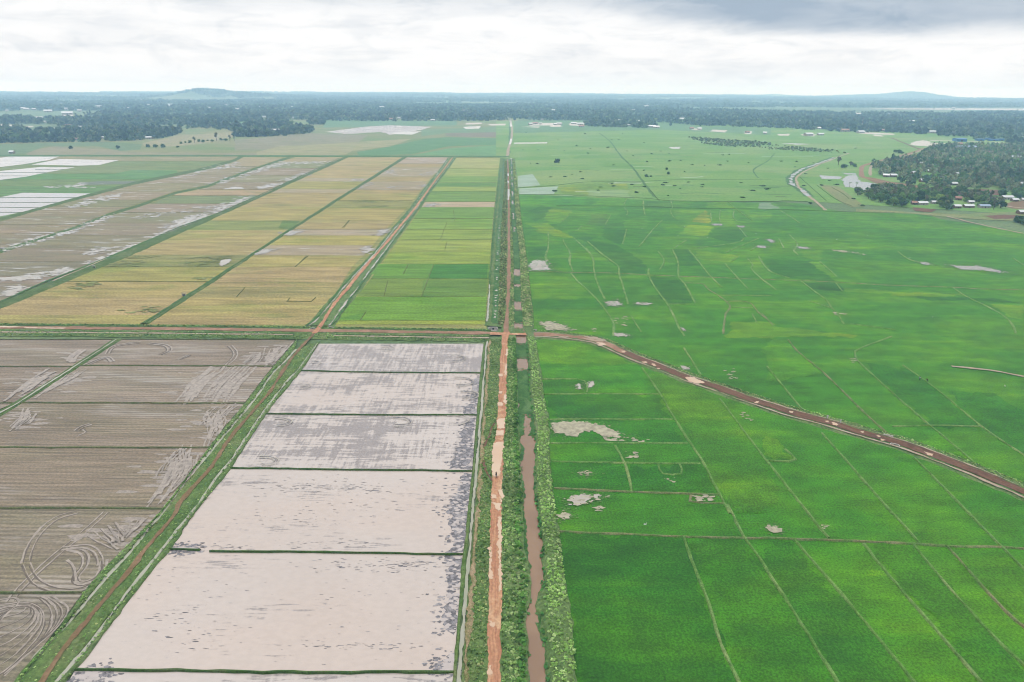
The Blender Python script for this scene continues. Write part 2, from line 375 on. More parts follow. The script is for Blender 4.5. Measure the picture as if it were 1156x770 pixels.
# ------------------------------------------------------------------ right side: pasture and green rice
poly('pasture', W([(560, 137), (700, 136), (866, 139), (1000, 148), (1200, 158), (1200, 200), (1250, 262), (1120, 240), (905, 227), (740, 227), (560, 219)]), .0, MT['pasture'])
RICE = (64, 142, 46)
poly('rice_field', [Vector(p) for p in [G(588, 376), G(581, 219)]] + W([(740, 226.5), (905, 229.5), (950, 239), (1040, 240), (1060, 247), (1156, 262), (1330, 290)]) + W([(1330, 600), (1330, 900), (640, 900), (646, 770), (628, 600), (603, 385)]), .004, MT['rice'], RICE)
D_, M_, B_, Y_, T_ = (44, 120, 50), (60, 138, 46), (86, 156, 46), (112, 166, 52), (58, 128, 68)
tints = [
    (Z1([(690, 0), (930, 0), (1030, 60), (1155, 160), (1155, 225), (915, 215), (905, 155), (800, 80)]), D_),
    (Z5([(620, 545), (880, 590), (1030, 670), (1150, 775), (900, 772), (720, 635)]), D_),
    (Z1([(115, 205), (500, 215), (560, 290), (720, 440), (150, 450)]), B_), (Z1([(150, 452), (722, 442), (800, 540), (860, 640), (860, 725), (500, 690), (180, 650)]), (58, 138, 44)),
    (Z5([(110, 395), (280, 400), (400, 465), (520, 525), (440, 530), (230, 480)]), Y_), (Z5([(330, 270), (500, 290), (490, 320), (410, 395), (270, 380), (265, 340)]), (88, 158, 56)),
    (Z5([(320, 270), (510, 290), (500, 310), (310, 305)]), Y_), (Z5([(680, 325), (840, 320), (795, 415), (630, 410)]), (72, 134, 84)), (Z5([(810, 412), (1010, 380), (960, 440), (800, 435)]), T_),
    (Z5([(380, 72), (970, 45), (1005, 110), (1000, 178), (420, 152)]), (138, 172, 132)), (Z5([(640, 110), (1000, 110), (1000, 178), (640, 165)]), (146, 176, 112)),
    (Z5([(50, 160), (650, 168), (600, 230), (370, 250), (60, 240)]), (66, 152, 58)), (Z5([(760, 180), (975, 185), (955, 242), (690, 245)]), (96, 166, 58)),
    (Z5([(230, 250), (320, 265), (265, 340), (195, 390), (70, 330)]), D_), (Z5([(100, 600), (300, 610), (280, 690), (120, 700)]), D_), (Z5([(780, 450), (980, 460), (940, 590), (760, 520)]), (44, 122, 50)),
    (Z5([(960, 380), (1155, 330), (1155, 450), (960, 440)]), B_), (Z5([(330, 410), (600, 420), (550, 470), (760, 500), (640, 560), (520, 520)]), (46, 126, 54)),
    (Z6([(440, 405), (665, 435), (590, 520), (375, 495)]), (112, 172, 58)), (Z6([(665, 437), (880, 430), (950, 520), (860, 570), (595, 522)]), D_), (Z6([(500, 640), (640, 650), (880, 690), (800, 740), (560, 720)]), (108, 168, 52)),
    (Z6([(300, 630), (440, 630), (560, 770), (350, 770)]), D_), (Z6([(50, 212), (290, 212), (300, 268), (60, 265)]), T_), (Z6([(470, 382), (500, 330), (580, 290), (620, 350), (620, 402)]), (138, 164, 126)),
    (Z6([(590, 215), (770, 215), (840, 270), (600, 265)]), (104, 166, 56)), (Z6([(720, 290), (830, 280), (830, 350), (870, 420), (740, 420), (710, 360)]), (88, 160, 58)), (Z6([(320, 290), (600, 285), (470, 385), (330, 375)]), (78, 150, 62)),
    (Z6([(930, 305), (1155, 300), (1155, 360), (1000, 370)]), (100, 166, 64)), (Z6([(1055, 225), (1155, 225), (1155, 278), (1060, 275)]), (140, 166, 132)), (Z7([(0, 222), (60, 225), (150, 272), (0, 276)]), (140, 166, 132)), (Z7([(90, 215), (200, 215), (300, 255), (170, 255)]), (52, 120, 58)),
    (Z2([(100, 247), (358, 250), (420, 350), (500, 480), (260, 488), (170, 370)]), (44, 118, 52)), (Z2([(364, 250), (640, 255), (740, 345), (600, 350), (560, 310), (410, 303)]), (82, 154, 56)),
    (Z2([(800, 640), (1155, 650), (1160, 772), (760, 772)]), (124, 172, 54)), (Z2([(960, 97), (1000, 140), (992, 185), (1080, 262), (1155, 262), (1155, 205), (1050, 92)]), (90, 158, 50)),
    (Z2([(420, 312), (555, 316), (700, 405), (795, 505), (745, 640), (738, 760), (560, 770), (480, 560)]), (64, 144, 46)), (Z2([(740, 350), (1155, 350), (1155, 405), (720, 408)]), (60, 138, 62)),
    (Z3([(20, 103), (430, 113), (640, 292), (240, 268), (70, 202)]), D_), (Z3([(432, 117), (510, 122), (655, 250), (600, 257)]), (104, 168, 58)), (Z3([(380, 303), (630, 305), (703, 382), (440, 365)]), (40, 114, 54)),
    (Z3([(700, 347), (1155, 377), (1155, 403), (720, 377)]), (112, 172, 56)), (Z3([(0, 667), (300, 692), (560, 735), (830, 772), (0, 772)]), (118, 172, 52)), (Z3([(330, 30), (540, 20), (480, 110), (400, 90)]), (96, 164, 60)),
    (Z4([(880, 492), (1155, 502), (1160, 622), (1000, 600)]), (114, 168, 56)), (Z4([(0, 390), (620, 395), (640, 420), (0, 415)]), (118, 172, 60)), (Z4([(250, 424), (900, 440), (1155, 480), (900, 466), (300, 446)]), (44, 118, 56)),
    (ZK([(97, 17), (280, 24), (400, 62), (540, 120), (112, 120)]), (92, 164, 34)), (ZK([(115, 124), (547, 128), (630, 248), (315, 247), (318, 192), (125, 184)]), (60, 146, 42)), (ZK([(135, 254), (633, 252), (690, 358), (150, 358)]), D_),
    (ZK([(155, 364), (690, 362), (757, 462), (160, 462)]), (46, 130, 48)), (ZK([(160, 466), (440, 468), (480, 545), (165, 543)]), (56, 138, 42)), (ZK([(165, 549), (488, 552), (508, 672), (175, 656)]), (46, 126, 44)), (ZK([(495, 555), (808, 556), (890, 684), (515, 675)]), (44, 124, 44)),
    (ZK([(562, 138), (735, 188), (890, 264), (1030, 460), (1114, 560), (1114, 770), (960, 770), (800, 510), (690, 340)]), (68, 140, 42)),
    (ZO([(203, 124), (735, 142), (860, 470), (980, 770), (1010, 900), (290, 900), (275, 770), (225, 320)]), (44, 118, 38)), (ZO([(747, 147), (1005, 148), (1116, 315), (1280, 620), (1400, 900), (1040, 900), (985, 770), (860, 440)]), (58, 130, 38)),
    (ZQ([(0, 146), (115, 153), (340, 420), (630, 770), (700, 860), (360, 860), (305, 770), (150, 520), (0, 265)]), (52, 124, 44)), (ZQ([(425, 174), (630, 176), (1000, 590), (1130, 720), (1250, 860), (1000, 860), (930, 770), (600, 390)]), (50, 126, 40)),
    (ZQ([(785, 183), (1018, 188), (1116, 285), (1200, 360), (1200, 600), (1060, 485), (930, 350)]), (64, 140, 40)),
    (ZL([(400, 112), (590, 128), (750, 242), (930, 390), (700, 386), (550, 250)]), (44, 124, 52)), (ZL([(0, 440), (80, 490), (120, 538), (0, 536)]), (104, 164, 40)), (ZL([(770, 240), (1000, 245), (1116, 330), (1200, 420), (1116, 512), (930, 392)]), (44, 126, 44)),
    (ZL([(0, 0), (90, 18), (150, 82), (250, 165), (0, 190)]), (82, 156, 46)), (ZL([(545, 397), (700, 390), (905, 550), (600, 440)]), (64, 144, 42)),
]
for P, c in tints:
    if c[0] < 60: c = tuple(.84 * a + .16 * b for a, b in zip(c, (62, 136, 44)))
    if c[0] > 85 and c[0] < 140: c = tuple(.62 * a + .38 * b for a, b in zip(c, M_))
    poly('rice_field', W(P), lift('tint', .006, .0018), MT['golden' if c[2] >= 106 else 'rice'], c, 1.6)

g, d, k_ = 'bundg', 'bundd', 'bundk'
bunds = [(Z1([(300, 0), (280, 70), (310, 130)]), g), (Z1([(470, 0), (495, 60), (480, 100), (515, 205)]), g), (Z1([(630, 0), (685, 80), (700, 200), (735, 330), (800, 450)]), g), (Z1([(700, 0), (800, 80), (905, 155), (915, 215), (940, 300), (985, 450), (990, 490)]), g),
    (Z1([(500, 220), (560, 290), (720, 440), (860, 640), (855, 770)]), g), (Z1([(110, 200), (500, 212), (915, 220), (1155, 235)]) + Z2([(350, 245), (700, 258), (1000, 272), (1155, 275)]) + Z3([(340, 285), (640, 297), (980, 318)]) + Z4([(0, 325), (540, 342), (800, 358), (1155, 365), (1500, 372)]), d), (Z1([(1020, 590), (1110, 730)]), g),
    (Z2([(95, 180), (100, 245), (170, 370), (260, 490), (350, 670), (410, 770)]), g), (Z2([(300, 10), (350, 120), (355, 245), (415, 320), (500, 480)]), g), (Z2([(450, 20), (540, 130), (630, 240), (735, 345)]), g),
    (Z2([(410, 305), (560, 312), (620, 365), (710, 420), (805, 505), (760, 580), (740, 750)]), d), (Z2([(760, 465), (960, 470), (1050, 560), (1155, 645)]), d), (Z2([(810, 515), (1000, 520)]), g), (Z2([(760, 135), (850, 240), (960, 355)]), g),
    (Z2([(955, 95), (1000, 145), (990, 185), (1080, 270), (1140, 320)]), g), (Z2([(1050, 70), (1060, 90), (1100, 150), (1155, 205)]), g), (Z2([(1000, 575), (1035, 650)]), g), (Z2([(270, 488), (500, 488)]), g), (Z2([(840, 5), (760, 45)]), g), (Z2([(880, 75), (810, 120)]), g), (Z2([(180, 30), (230, 110), (190, 190)]), g), (Z2([(700, 412), (1155, 415)]), g),
    (Z3([(0, 120), (70, 200), (240, 262)]), g), (Z3([(20, 280), (120, 365)]), g), (Z3([(340, 285), (450, 370), (560, 450), (605, 520), (660, 570), (715, 665)]), g), (Z3([(640, 297), (705, 380)]), g), (Z3([(510, 120), (655, 250)]), g), (Z3([(0, 572), (100, 670)]), d), (Z3([(280, 20), (320, 65)]), g), (Z3([(770, 660), (1155, 710)]), g), (Z3([(410, 460), (600, 520)]), g),
    (Z4([(540, 342), (640, 415), (870, 525), (990, 600), (1050, 660), (1090, 750)]), g), (Z4([(60, 30), (150, 95), (270, 130), (420, 160)]), g), (Z4([(1060, 90), (1155, 150)]), g),
    (Z5([(300, 480), (300, 600), (275, 690), (290, 770)]), g), (Z5([(430, 540), (440, 570), (490, 670), (490, 770)]), g), (Z5([(520, 525), (640, 640), (690, 700), (695, 770)]), g), (Z5([(640, 560), (800, 690), (905, 770)]), g), (Z5([(980, 185), (955, 245)]), g), (Z5([(960, 265), (990, 300), (980, 330)]), g), (Z5([(490, 320), (410, 395)]), g), (Z5([(840, 330), (795, 415)]), g), (Z5([(590, 425), (555, 460)]), g), (Z5([(980, 455), (945, 585)]), g), (Z5([(1155, 520), (1090, 605)]), g), (Z5([(1125, 200), (1140, 330)]), g),
    (Z5([(370, 250), (1155, 255)]) + Z6([(400, 270), (1155, 280)]) + Z7([(400, 290), (650, 300), (1155, 310)]), k_), (Z5([(40, 150), (420, 155), (800, 170), (1155, 185)]) + Z6([(280, 205), (700, 210), (1155, 213)]) + Z7([(200, 205), (400, 215)]), k_), (Z5([(40, 92), (330, 75), (600, 45), (900, 40), (1155, 35)]) + Z6([(400, 22), (1155, 18)]) , k_),
    (Z6([(50, 210), (45, 240), (60, 330)]), g), (Z6([(285, 205), (300, 260), (285, 300), (320, 360)]), g), (Z6([(210, 375), (110, 480), (15, 605)]), g), (Z6([(630, 290), (640, 370), (650, 410)]), g), (Z6([(720, 290), (710, 360), (740, 420)]), g), (Z6([(840, 290), (830, 350), (870, 385)]), g), (Z6([(780, 210), (870, 290), (1000, 380)]), g), (Z6([(420, 550), (310, 620)]), g), (Z6([(520, 615), (860, 570), (920, 530)]), g), (Z6([(880, 440), (950, 520)]), g), (Z6([(760, 655), (960, 570), (1050, 535)]), g), (Z6([(980, 640), (1040, 595)]), g), (Z6([(100, 100), (190, 210)]), k_),
    (Z7([(160, 290), (260, 350), (330, 400)]), g), (Z7([(150, 535), (195, 620)]), g), (Z7([(240, 500), (310, 580), (280, 640), (310, 670)]), g), (Z7([(480, 70), (640, 190), (790, 255)]), k_), (Z7([(610, 90), (700, 140), (760, 190)]), k_), (Z7([(330, 0), (560, 205)]), k_),
    (ZK([(560, 135), (640, 255), (720, 390), (800, 510), (860, 620), (940, 770)]), g), (ZK([(740, 50), (815, 170)]), g), (ZK([(895, 270), (1030, 450), (1116, 560)]), g), (ZK([(130, 250), (632, 250)]), g), (ZK([(155, 360), (690, 360)]), g), (ZK([(160, 462), (755, 465)]), g), (ZK([(165, 545), (810, 553)]), g), (ZK([(175, 660), (500, 675), (900, 688)]), d), (ZK([(440, 475), (490, 570), (510, 675)]), g), (ZK([(125, 185), (300, 190), (318, 245)]), g), (ZK([(630, 555), (645, 597), (730, 597), (722, 555)]), g), (ZK([(770, 690), (775, 720), (915, 725)]), d),
    (ZL([(0, 130), (155, 320)]), g), (ZL([(90, 15), (150, 80), (250, 160), (340, 250), (430, 340), (520, 420)]), d), (ZL([(380, 65), (400, 110), (550, 250), (700, 380), (910, 555)]), g), (ZL([(590, 125), (750, 240), (930, 390), (1116, 515), (1300, 640)]), g), (ZL([(545, 393), (700, 387), (930, 392)]), g), (ZL([(240, 420), (380, 580), (540, 770)]), k_), (ZL([(640, 530), (740, 630), (880, 770)]), k_), (ZL([(0, 540), (180, 770)]), g), (ZL([(0, 540), (120, 540), (80, 490)]), g), (ZL([(380, 65), (420, 45), (540, 0)]), g),
    (ZO([(190, 118), (560, 132), (735, 140), (1005, 145), (1116, 145)]) + ZQ([(120, 150), (400, 160), (650, 172), (780, 180), (1020, 185), (1116, 192), (1400, 205)]), d), (ZO([(735, 140), (790, 280), (850, 430), (900, 600), (980, 770), (1020, 860)]), g), (ZO([(930, 0), (1005, 145), (1060, 220), (1116, 310)]) + ZQ([(150, 520), (305, 770), (350, 860)]), g),
    (ZQ([(120, 150), (200, 250), (350, 420), (500, 600), (640, 770), (700, 860)]), g), (ZQ([(420, 170), (600, 390), (800, 620), (930, 770), (1000, 860)]), k_), (ZQ([(635, 172), (800, 370), (1000, 590), (1116, 700), (1250, 860)]), g), (ZQ([(780, 180), (930, 350), (1060, 485), (1116, 530), (1300, 680)]), d), (ZQ([(840, 0), (1020, 185), (1116, 280), (1300, 440)]), k_), (ZQ([(150, 0), (265, 145)]), g), (ZQ([(515, 0), (660, 165)]), k_)]
for P, m in bunds:
    far = min(y for _, y in P) < 330
    if m == k_ and not far: m = g
    bund(P, (.5 if m != k_ else .25) * (1.3 if far else 1), .26, m)
ribbon('footpath', ZL([(800, 130), (980, 150), (1116, 175), (1300, 200)]), 1.6, .34, MT['pale'], .3)
ribbon('footpath', Z8([(480, 340), (560, 360), (700, 395), (900, 440), (1155, 490), (1500, 550)]), 3.0, .2, MT['pale'], .5)
# dark ditch line through the pasture
ribbon('ditch_weeds', ZC([(385, 240), (430, 275), (480, 340), (540, 400), (570, 445), (640, 535)]), 3.5, .07, MT['weeds'], .6, 6)
ribbon('ditch_weeds', ZP2([(545, 250), (500, 300), (410, 355), (440, 410)]), 2.5, .075, MT['weeds'], .5, 6)
poly('pasture', W(ZC([(18, 433), (85, 425), (120, 475), (18, 485)])), .05, MT['wet'], (158, 182, 156)); poly('pasture', W(ZC([(25, 490), (200, 480), (180, 515), (25, 517)])), .054, MT['wet'], (160, 184, 158))

# faint field lines, wet strips and ditches across the open pasture
for i in range(70):
    px, py = random.uniform(600, 930), random.uniform(146, 224); ln = random.uniform(8, 60)
    if px + ln > 590 + (py - 130) * 1.2 + 330: continue
    ribbon('field_line', [(px, py), (px + ln * .5, py + random.uniform(-.5, .5)), (px + ln, py + random.uniform(-.6, 1.0))], random.uniform(1.6, 4.0), lift('fl2', .012, .0006), MT[random.choice(('bundk', 'bundk', 'weeds', 'drypl', 'wetline'))], .8, 8)
# puddles and bare silt among the green rice
FR_ = []
def pud(P, m='pond', r=.8):
    poly('puddle', W(P), lift('pud', .2, .002), MT[m], None, r, .8 if P[0][1] > 330 else None)
    cx, cy_ = sum(p[0] for p in P) / len(P), sum(p[1] for p in P) / len(P); Q = [(cx + (x - cx) * 1.25, cy_ + (y - cy_) * 1.3) for x, y in P]; w = W(Q); L = sum((b - a).length for a, b in zip(w, w[1:] + w[:1])); FR_.append((Q, min(160, int(L * .9) + 10), .8 if w[0].y > 330 else .45, m))
for P in [Z1([(120, 150), (180, 110), (270, 115), (325, 190), (170, 190)]), Z1([(810, 470), (900, 465), (925, 500), (820, 500)]), Z1([(880, 745), (960, 745), (1000, 770), (880, 770)]), Z2([(0, 480), (100, 483), (95, 499), (0, 494)]), Z2([(380, 700), (410, 705), (415, 722), (390, 718)]),
          Z4([(525, 148), (600, 160), (760, 160), (980, 208), (900, 212), (760, 195), (600, 188)]), Z4([(270, 125), (325, 132), (330, 147), (280, 143)]), Z6([(870, 424), (922, 428), (912, 440), (880, 437)]), Z6([(1040, 598), (1110, 602), (1100, 617), (1050, 613)]), Z6([(650, 408), (725, 410), (725, 422), (660, 420)]), Z7([(310, 606), (410, 614), (405, 627), (320, 621)]), Z7([(55, 545), (100, 550), (95, 570), (70, 565)]),
          ZK([(265, 213), (290, 210), (290, 228), (272, 228)]), ZK([(318, 203), (340, 200), (335, 222), (322, 222)]), ZK([(735, 132), (755, 132), (764, 147), (740, 145)]), ZK([(240, 702), (300, 690), (340, 712), (260, 730)]), ZK([(352, 690), (366, 688), (366, 700), (354, 700)])]: pud(P)
for P in [Z1([(230, 660), (300, 645), (440, 680), (440, 715), (300, 710)]), ZK([(160, 375), (300, 370), (350, 385), (380, 388), (460, 425), (440, 440), (390, 435), (340, 410), (300, 415), (270, 440), (230, 425), (160, 415)]), ZK([(290, 595), (330, 590), (320, 605)]), ZO([(200, 40), (225, 30), (240, 50), (222, 68), (205, 60)]), ZQ([(0, 95), (25, 97), (55, 108), (40, 116), (15, 110)]), Z7([(620, 635), (735, 645), (720, 655)])]: pud(P, 'silt', .9)
def specks(name, P, n, size, mat, z=.22, stretch=2.0, col=None, spread=0., Wp=None):
    """a scatter of small wet spots inside a polygon, one sheet"""
    Wp = Wp or W(P); xs = [p.x for p in Wp]; ysx = [p.y for p in Wp]; v = []; f = []
    def inside(x, y):
        c = False; j = len(Wp) - 1
        for i in range(len(Wp)):
            if (Wp[i].y > y) != (Wp[j].y > y) and x < (Wp[j].x - Wp[i].x) * (y - Wp[i].y) / (Wp[j].y - Wp[i].y) + Wp[i].x: c = not c
            j = i
        return c
    t = 0
    while n > 0 and t < 20000:
        t += 1; x, y = random.uniform(min(xs), max(xs)), random.uniform(min(ysx), max(ysx))
        if not inside(x, y): continue
        if spread: x += random.gauss(0, spread * stretch); y += random.gauss(0, spread)
        n -= 1; r = size * random.uniform(.4, 1.3); m = 8; b = len(v); zz = z + .0007 * (n % 60)
        for i in range(m):
            a = 2 * math.pi * i / m; q = random.uniform(.5, 1.2)
            v.append((x + r * q * stretch * math.cos(a), y + r * q * math.sin(a), zz))
        f.append(tuple(range(b, b + m)))
    if f:
        o = link(name, mesh(name, v, f), MT[mat], None, 'structure')
        if col: o.color = (*base(col), 1)
thin = 0
for P, n, s_, m in FR_:
    cx, cy_ = sum(p[0] for p in P) / len(P), sum(p[1] for p in P) / len(P); specks('thin_rice', [(cx + (x - cx) * 1.25, cy_ + (y - cy_) * 1.4) for x, y in P], n * 4, s_ * .5, 'thin', .19, 1.9, None, s_ * 1.6)
    specks('wet_spots', P, n, s_ * .7, m, .27, 1.7, None, s_ * .7)
for P, n, s in [(ZK([(380, 420), (480, 440), (590, 450), (570, 462), (400, 455)]), 26, .7), (ZK([(235, 690), (330, 690), (450, 692), (340, 725), (250, 735)]), 26, .7), (ZK([(480, 500), (540, 505), (530, 535), (490, 530)]), 12, .6), (ZK([(650, 620), (710, 615), (700, 640)]), 8, .5), (ZK([(340, 735), (390, 740), (380, 760)]), 9, .5),
                (ZK([(900, 150), (960, 140), (990, 180), (940, 190)]), 14, .6), (ZK([(770, 690), (860, 690), (870, 715), (780, 715)]), 16, .6), (Z1([(880, 600), (1000, 590), (1020, 680), (890, 680)]), 16, .7), (Z1([(210, 650), (480, 680), (560, 720), (300, 715)]), 40, .8), (Z1([(670, 690), (720, 700), (720, 740), (680, 740)]), 9, .6), (Z7([(770, 640), (900, 670), (900, 682), (800, 665)]), 12, .9), (Z3([(620, 560), (740, 570), (740, 585), (640, 580)]), 10, .7), (ZL([(360, 95), (400, 95), (395, 115), (370, 115)]), 8, .6), (ZQ([(230, 85), (265, 90), (255, 110), (240, 105)]), 8, .4), (ZK([(980, 330), (1030, 330), (1040, 370), (990, 360)]), 10, .5), (ZO([(340, 0), (400, 0), (390, 30), (350, 30)]), 9, .4)]:
    specks('wet_spots', P, n, s * .8, 'silt')

# ------------------------------------------------------------------ left side: fields
def edge(pts):
    P = sorted(pts, key=lambda p: p[1])
    def x_at(y):
        if y <= P[0][1]: a, b = P[0], P[1]
        elif y >= P[-1][1]: a, b = P[-2], P[-1]
        else:
            for a, b in zip(P, P[1:]):
                if a[1] <= y <= b[1]: break
        return a[0] + (b[0] - a[0]) * (y - a[1]) / (b[1] - a[1])
    return x_at
def rows(name, L, Rr, cuts, tilt=0.0):
    """cuts: y0, then (material, colour, y1)...; each row of the strip is a field"""
    l, r = edge(L), edge(Rr); y0 = cuts[0]; mean = (178, 163, 106) if name == 'ripe_field' else None
    for mat, c, y1 in cuts[1:]:
        if mean: c = tuple(.62 * p + .38 * q for p, q in zip(c, mean))
        elif mat == 'wet': c = (c[0], c[1] * .94, c[2] * .86)
        a, b = y0 - .15, y1 + .15
        n = 4
        Lp = [(l(a + (b - a) * i / n), a + (b - a) * i / n) for i in range(n + 1)]; Rp = [(r(a + (b - a) * i / n), a + (b - a) * i / n + tilt * (r(a) - l(a))) for i in range(n + 1)]
        poly(name, W(Lp + Rp[::-1]), lift('row', .004, .002), MT[mat], c)
        if random.random() < .35: bund([(l(y1), y1), (r(y1), y1 + tilt * (r(y1) - l(y1)))], .18, .14, 'bundo', .1)
        y0 = y1
go, we = 'golden', 'wet'
TAN, YEL, PNK, OLV, GRN, BRN, MAU = (182, 164, 112), (174, 166, 94), (184, 160, 114), (156, 156, 92), (128, 152, 78), (158, 144, 118), (172, 152, 134)
poly('stubble_field', W([(-160, 376), (-160, 240), (0, 176), (290, 176), (566, 177), (549, 374)]), -.02, MT[go], OLV)
rows('ripe_field', [(-60, 374), (0, 348), (55, 326.6), (148, 287.7), (236, 248.8), (393, 177.8)], [(160, 365.5), (293, 281), (372, 230), (455, 177.8)],
     [366, (go, YEL, 356), (go, PNK, 335.6), (go, (180, 162, 102), 318), (go, (164, 162, 84), 301.5), (go, (134, 142, 84), 287.7), (go, TAN, 274), (go, (184, 170, 110), 260), (go, GRN, 249), (go, (182, 170, 104), 234), (go, TAN, 218), (we, (170, 152, 124), 213.5), (go, (170, 168, 92), 205), (we, (172, 154, 130), 201), (go, (192, 172, 124), 192), (go, (184, 164, 122), 187), (go, (192, 176, 130), 177.5)])
rows('ripe_field', [(167, 365), (297.5, 280), (376, 230), (459, 177.8)], [(345, 368), (376.5, 335), (396, 303), (416, 283), (438.5, 256), (458, 236), (476, 214), (487, 200), (497, 190), (506, 178)],
     [366.5, (go, (182, 160, 108), 357), (go, (184, 166, 104), 335.6), (go, (158, 150, 96), 324), (go, (174, 154, 104), 319), (go, PNK, 301.5), (go, (182, 170, 100), 288.5), (we, (164, 146, 126), 277), (go, (182, 174, 92), 266), (we, (176, 156, 140), 259), (go, TAN, 249), (go, (182, 168, 100), 235), (go, (146, 152, 84), 226.5), (go, (176, 166, 98), 219), (go, (184, 160, 112), 214.5), (we, (158, 140, 116), 205), (go, (184, 164, 118), 199.5), (we, (160, 144, 122), 189), (go, (182, 162, 118), 185), (we, (174, 152, 140), 177.5)])
rows('ripening_field', [(376, 367), (415, 320), (445.5, 278), (476, 234), (487, 216), (500.7, 199), (515.4, 178)], [(547, 367), (553, 300), (556, 251), (560, 214), (564.4, 178)],
     [366.5, (go, (156, 170, 66), 362), (go, (118, 162, 54), 335), (go, (126, 152, 64), 315), (go, (108, 152, 56), 298), (go, (150, 170, 72), 284), (go, (158, 172, 80), 271), (go, (148, 170, 74), 259), (go, (138, 168, 74), 247), (go, (122, 160, 70), 234), (we, (186, 176, 150), 228), (go, (124, 158, 74), 216), (go, (160, 178, 88), 211), (go, (112, 152, 74), 206), (go, (134, 168, 80), 199), (go, (166, 178, 98), 190), (go, (178, 180, 110), 178)])
for P, c in [(ZF([(500, 318), (520, 272), (680, 272), (658, 316)]), (112, 160, 56)), (ZF([(765, 338), (795, 275), (1040, 272), (1035, 340)]), (78, 138, 52)), (ZF([(750, 345), (1034, 345), (1032, 418), (740, 418)]), (110, 146, 60)), (ZF([(470, 520), (488, 490), (355, 520)]), (100, 148, 52)), (ZT([(690, 630), (800, 634), (740, 690), (660, 680)]), (112, 140, 72))]:
    poly('ripening_field', W(P), lift('row', .004, .002), MT[go], c)
for P in [ZF([(488, 488), (465, 525)]), ZF([(680, 275), (658, 318)]), ZF([(795, 275), (740, 418)]), ZF([(590, 345), (570, 418)]), ZF([(855, 85), (825, 160)]), ZF([(885, 30), (890, 80)]), ZF([(855, 170), (845, 212)]), ZF([(225, 235), (172, 285)]), ZF([(415, 75), (385, 108)]), ZF([(140, 440), (245, 440)]), ZT([(1125, 630), (1085, 680)]), R(200, 260, 5.78)([(440, 375), (390, 435)]), R(200, 260, 5.78)([(855, 168), (770, 240)]), R(200, 260, 5.78)([(735, 442), (715, 468)]), R(200, 260, 5.78)([(905, 440), (875, 468)])]:
    bund(P, .24, .2, 'bundo', .1)
for P, n in [(R(0, 260, 5.78)([(470, 385), (540, 340), (640, 330), (560, 385)]), 30), (R(0, 260, 5.78)([(920, 535), (950, 500), (1000, 510), (980, 540)]), 20), (R(0, 260, 5.78)([(730, 235), (780, 170), (1000, 170), (900, 235)]), 50), (R(200, 260, 5.78)([(100, 225), (120, 170), (380, 165), (280, 235)]), 50), (R(200, 260, 5.78)([(140, 310), (210, 305), (200, 318), (150, 320)]), 14), (R(390, 140, 5.78)([(30, 505), (380, 500), (390, 512), (40, 512)]), 34), (R(390, 140, 5.78)([(110, 540), (250, 530), (270, 548), (120, 550)]), 26)]:
    specks('green_patches', P, n, 1.0, 'golden', .26, 3, (142, 150, 90), 1.2)
for P in [R(200, 260, 5.78)([(265, 230), (300, 200), (345, 190), (350, 205), (300, 235)])]: poly('puddle', W(P), .32, MT['pond'], None, .9)
# wet stubble strips on the far left
rows('stubble_field', [(-160, 340), (0, 286.5), (83, 260), (121, 245), (157, 234), (200, 219), (235, 212), (284, 194), (319, 182), (336, 177)], [(-120, 390), (0, 341.5), (148, 278.5), (273, 231), (387, 178)],
     [392, (we, (142, 134, 116), 372), (we, (150, 140, 122), 350), (we, (138, 134, 112), 330), (we, (148, 138, 124), 312), (we, (134, 134, 108), 296), (we, (142, 136, 116), 280), (we, (138, 138, 108), 266), (we, (148, 142, 122), 252), (we, (140, 142, 110), 240), (we, (154, 146, 128), 230), (go, (134, 148, 100), 221), (go, (186, 164, 128), 214), (we, (148, 142, 116), 205), (we, (146, 150, 112), 198), (we, (154, 146, 124), 190), (we, (138, 150, 104), 183), (go, (178, 164, 122), 177.5)])
rows('stubble_field', [(-160, 296), (0, 250), (40, 238), (107, 220), (152, 208), (200, 198), (234.6, 191), (266, 182), (275, 177.5)], [(-160, 333), (0, 281.5), (83, 256), (121, 241), (155, 230.5), (198, 216), (232, 209), (281, 191), (316, 179.5), (322, 177)],
     [320, (we, (146, 136, 118), 290), (we, (150, 140, 120), 276), (we, (142, 138, 112), 264), (we, (156, 146, 122), 254), (we, (144, 142, 112), 244), (we, (150, 144, 116), 234), (go, (148, 146, 106), 226), (we, (156, 148, 122), 216), (we, (150, 148, 112), 207), (we, (156, 148, 124), 197), (we, (150, 148, 116), 188), (go, (178, 164, 124), 177.5)])
rows('grass_field', [(-160, 250), (-159, 177)], [(-150, 292), (0, 247), (40, 236), (106, 218), (151, 206), (199, 196), (233, 189), (264, 180), (270, 176)],
     [286, (go, (128, 146, 96), 250), (go, (120, 148, 90), 222), (go, (112, 148, 84), 210), (go, (126, 150, 88), 203), (go, (108, 152, 84), 196), (go, (138, 152, 98), 188), (go, (132, 150, 94), 182), (go, (164, 156, 116), 176.5)])
poly('grass_field', W(ZS([(640, 345), (860, 302), (1156, 302), (1156, 330), (1080, 338), (780, 362)])), lift('row', .004, .002), MT[go], (112, 154, 92))
poly('stubble_field', W(ZS([(500, 385), (640, 374), (900, 375), (860, 392), (540, 398)])), lift('row', .004, .002), MT[we], (112, 124, 106))
WHT = (.16, .55, 0)
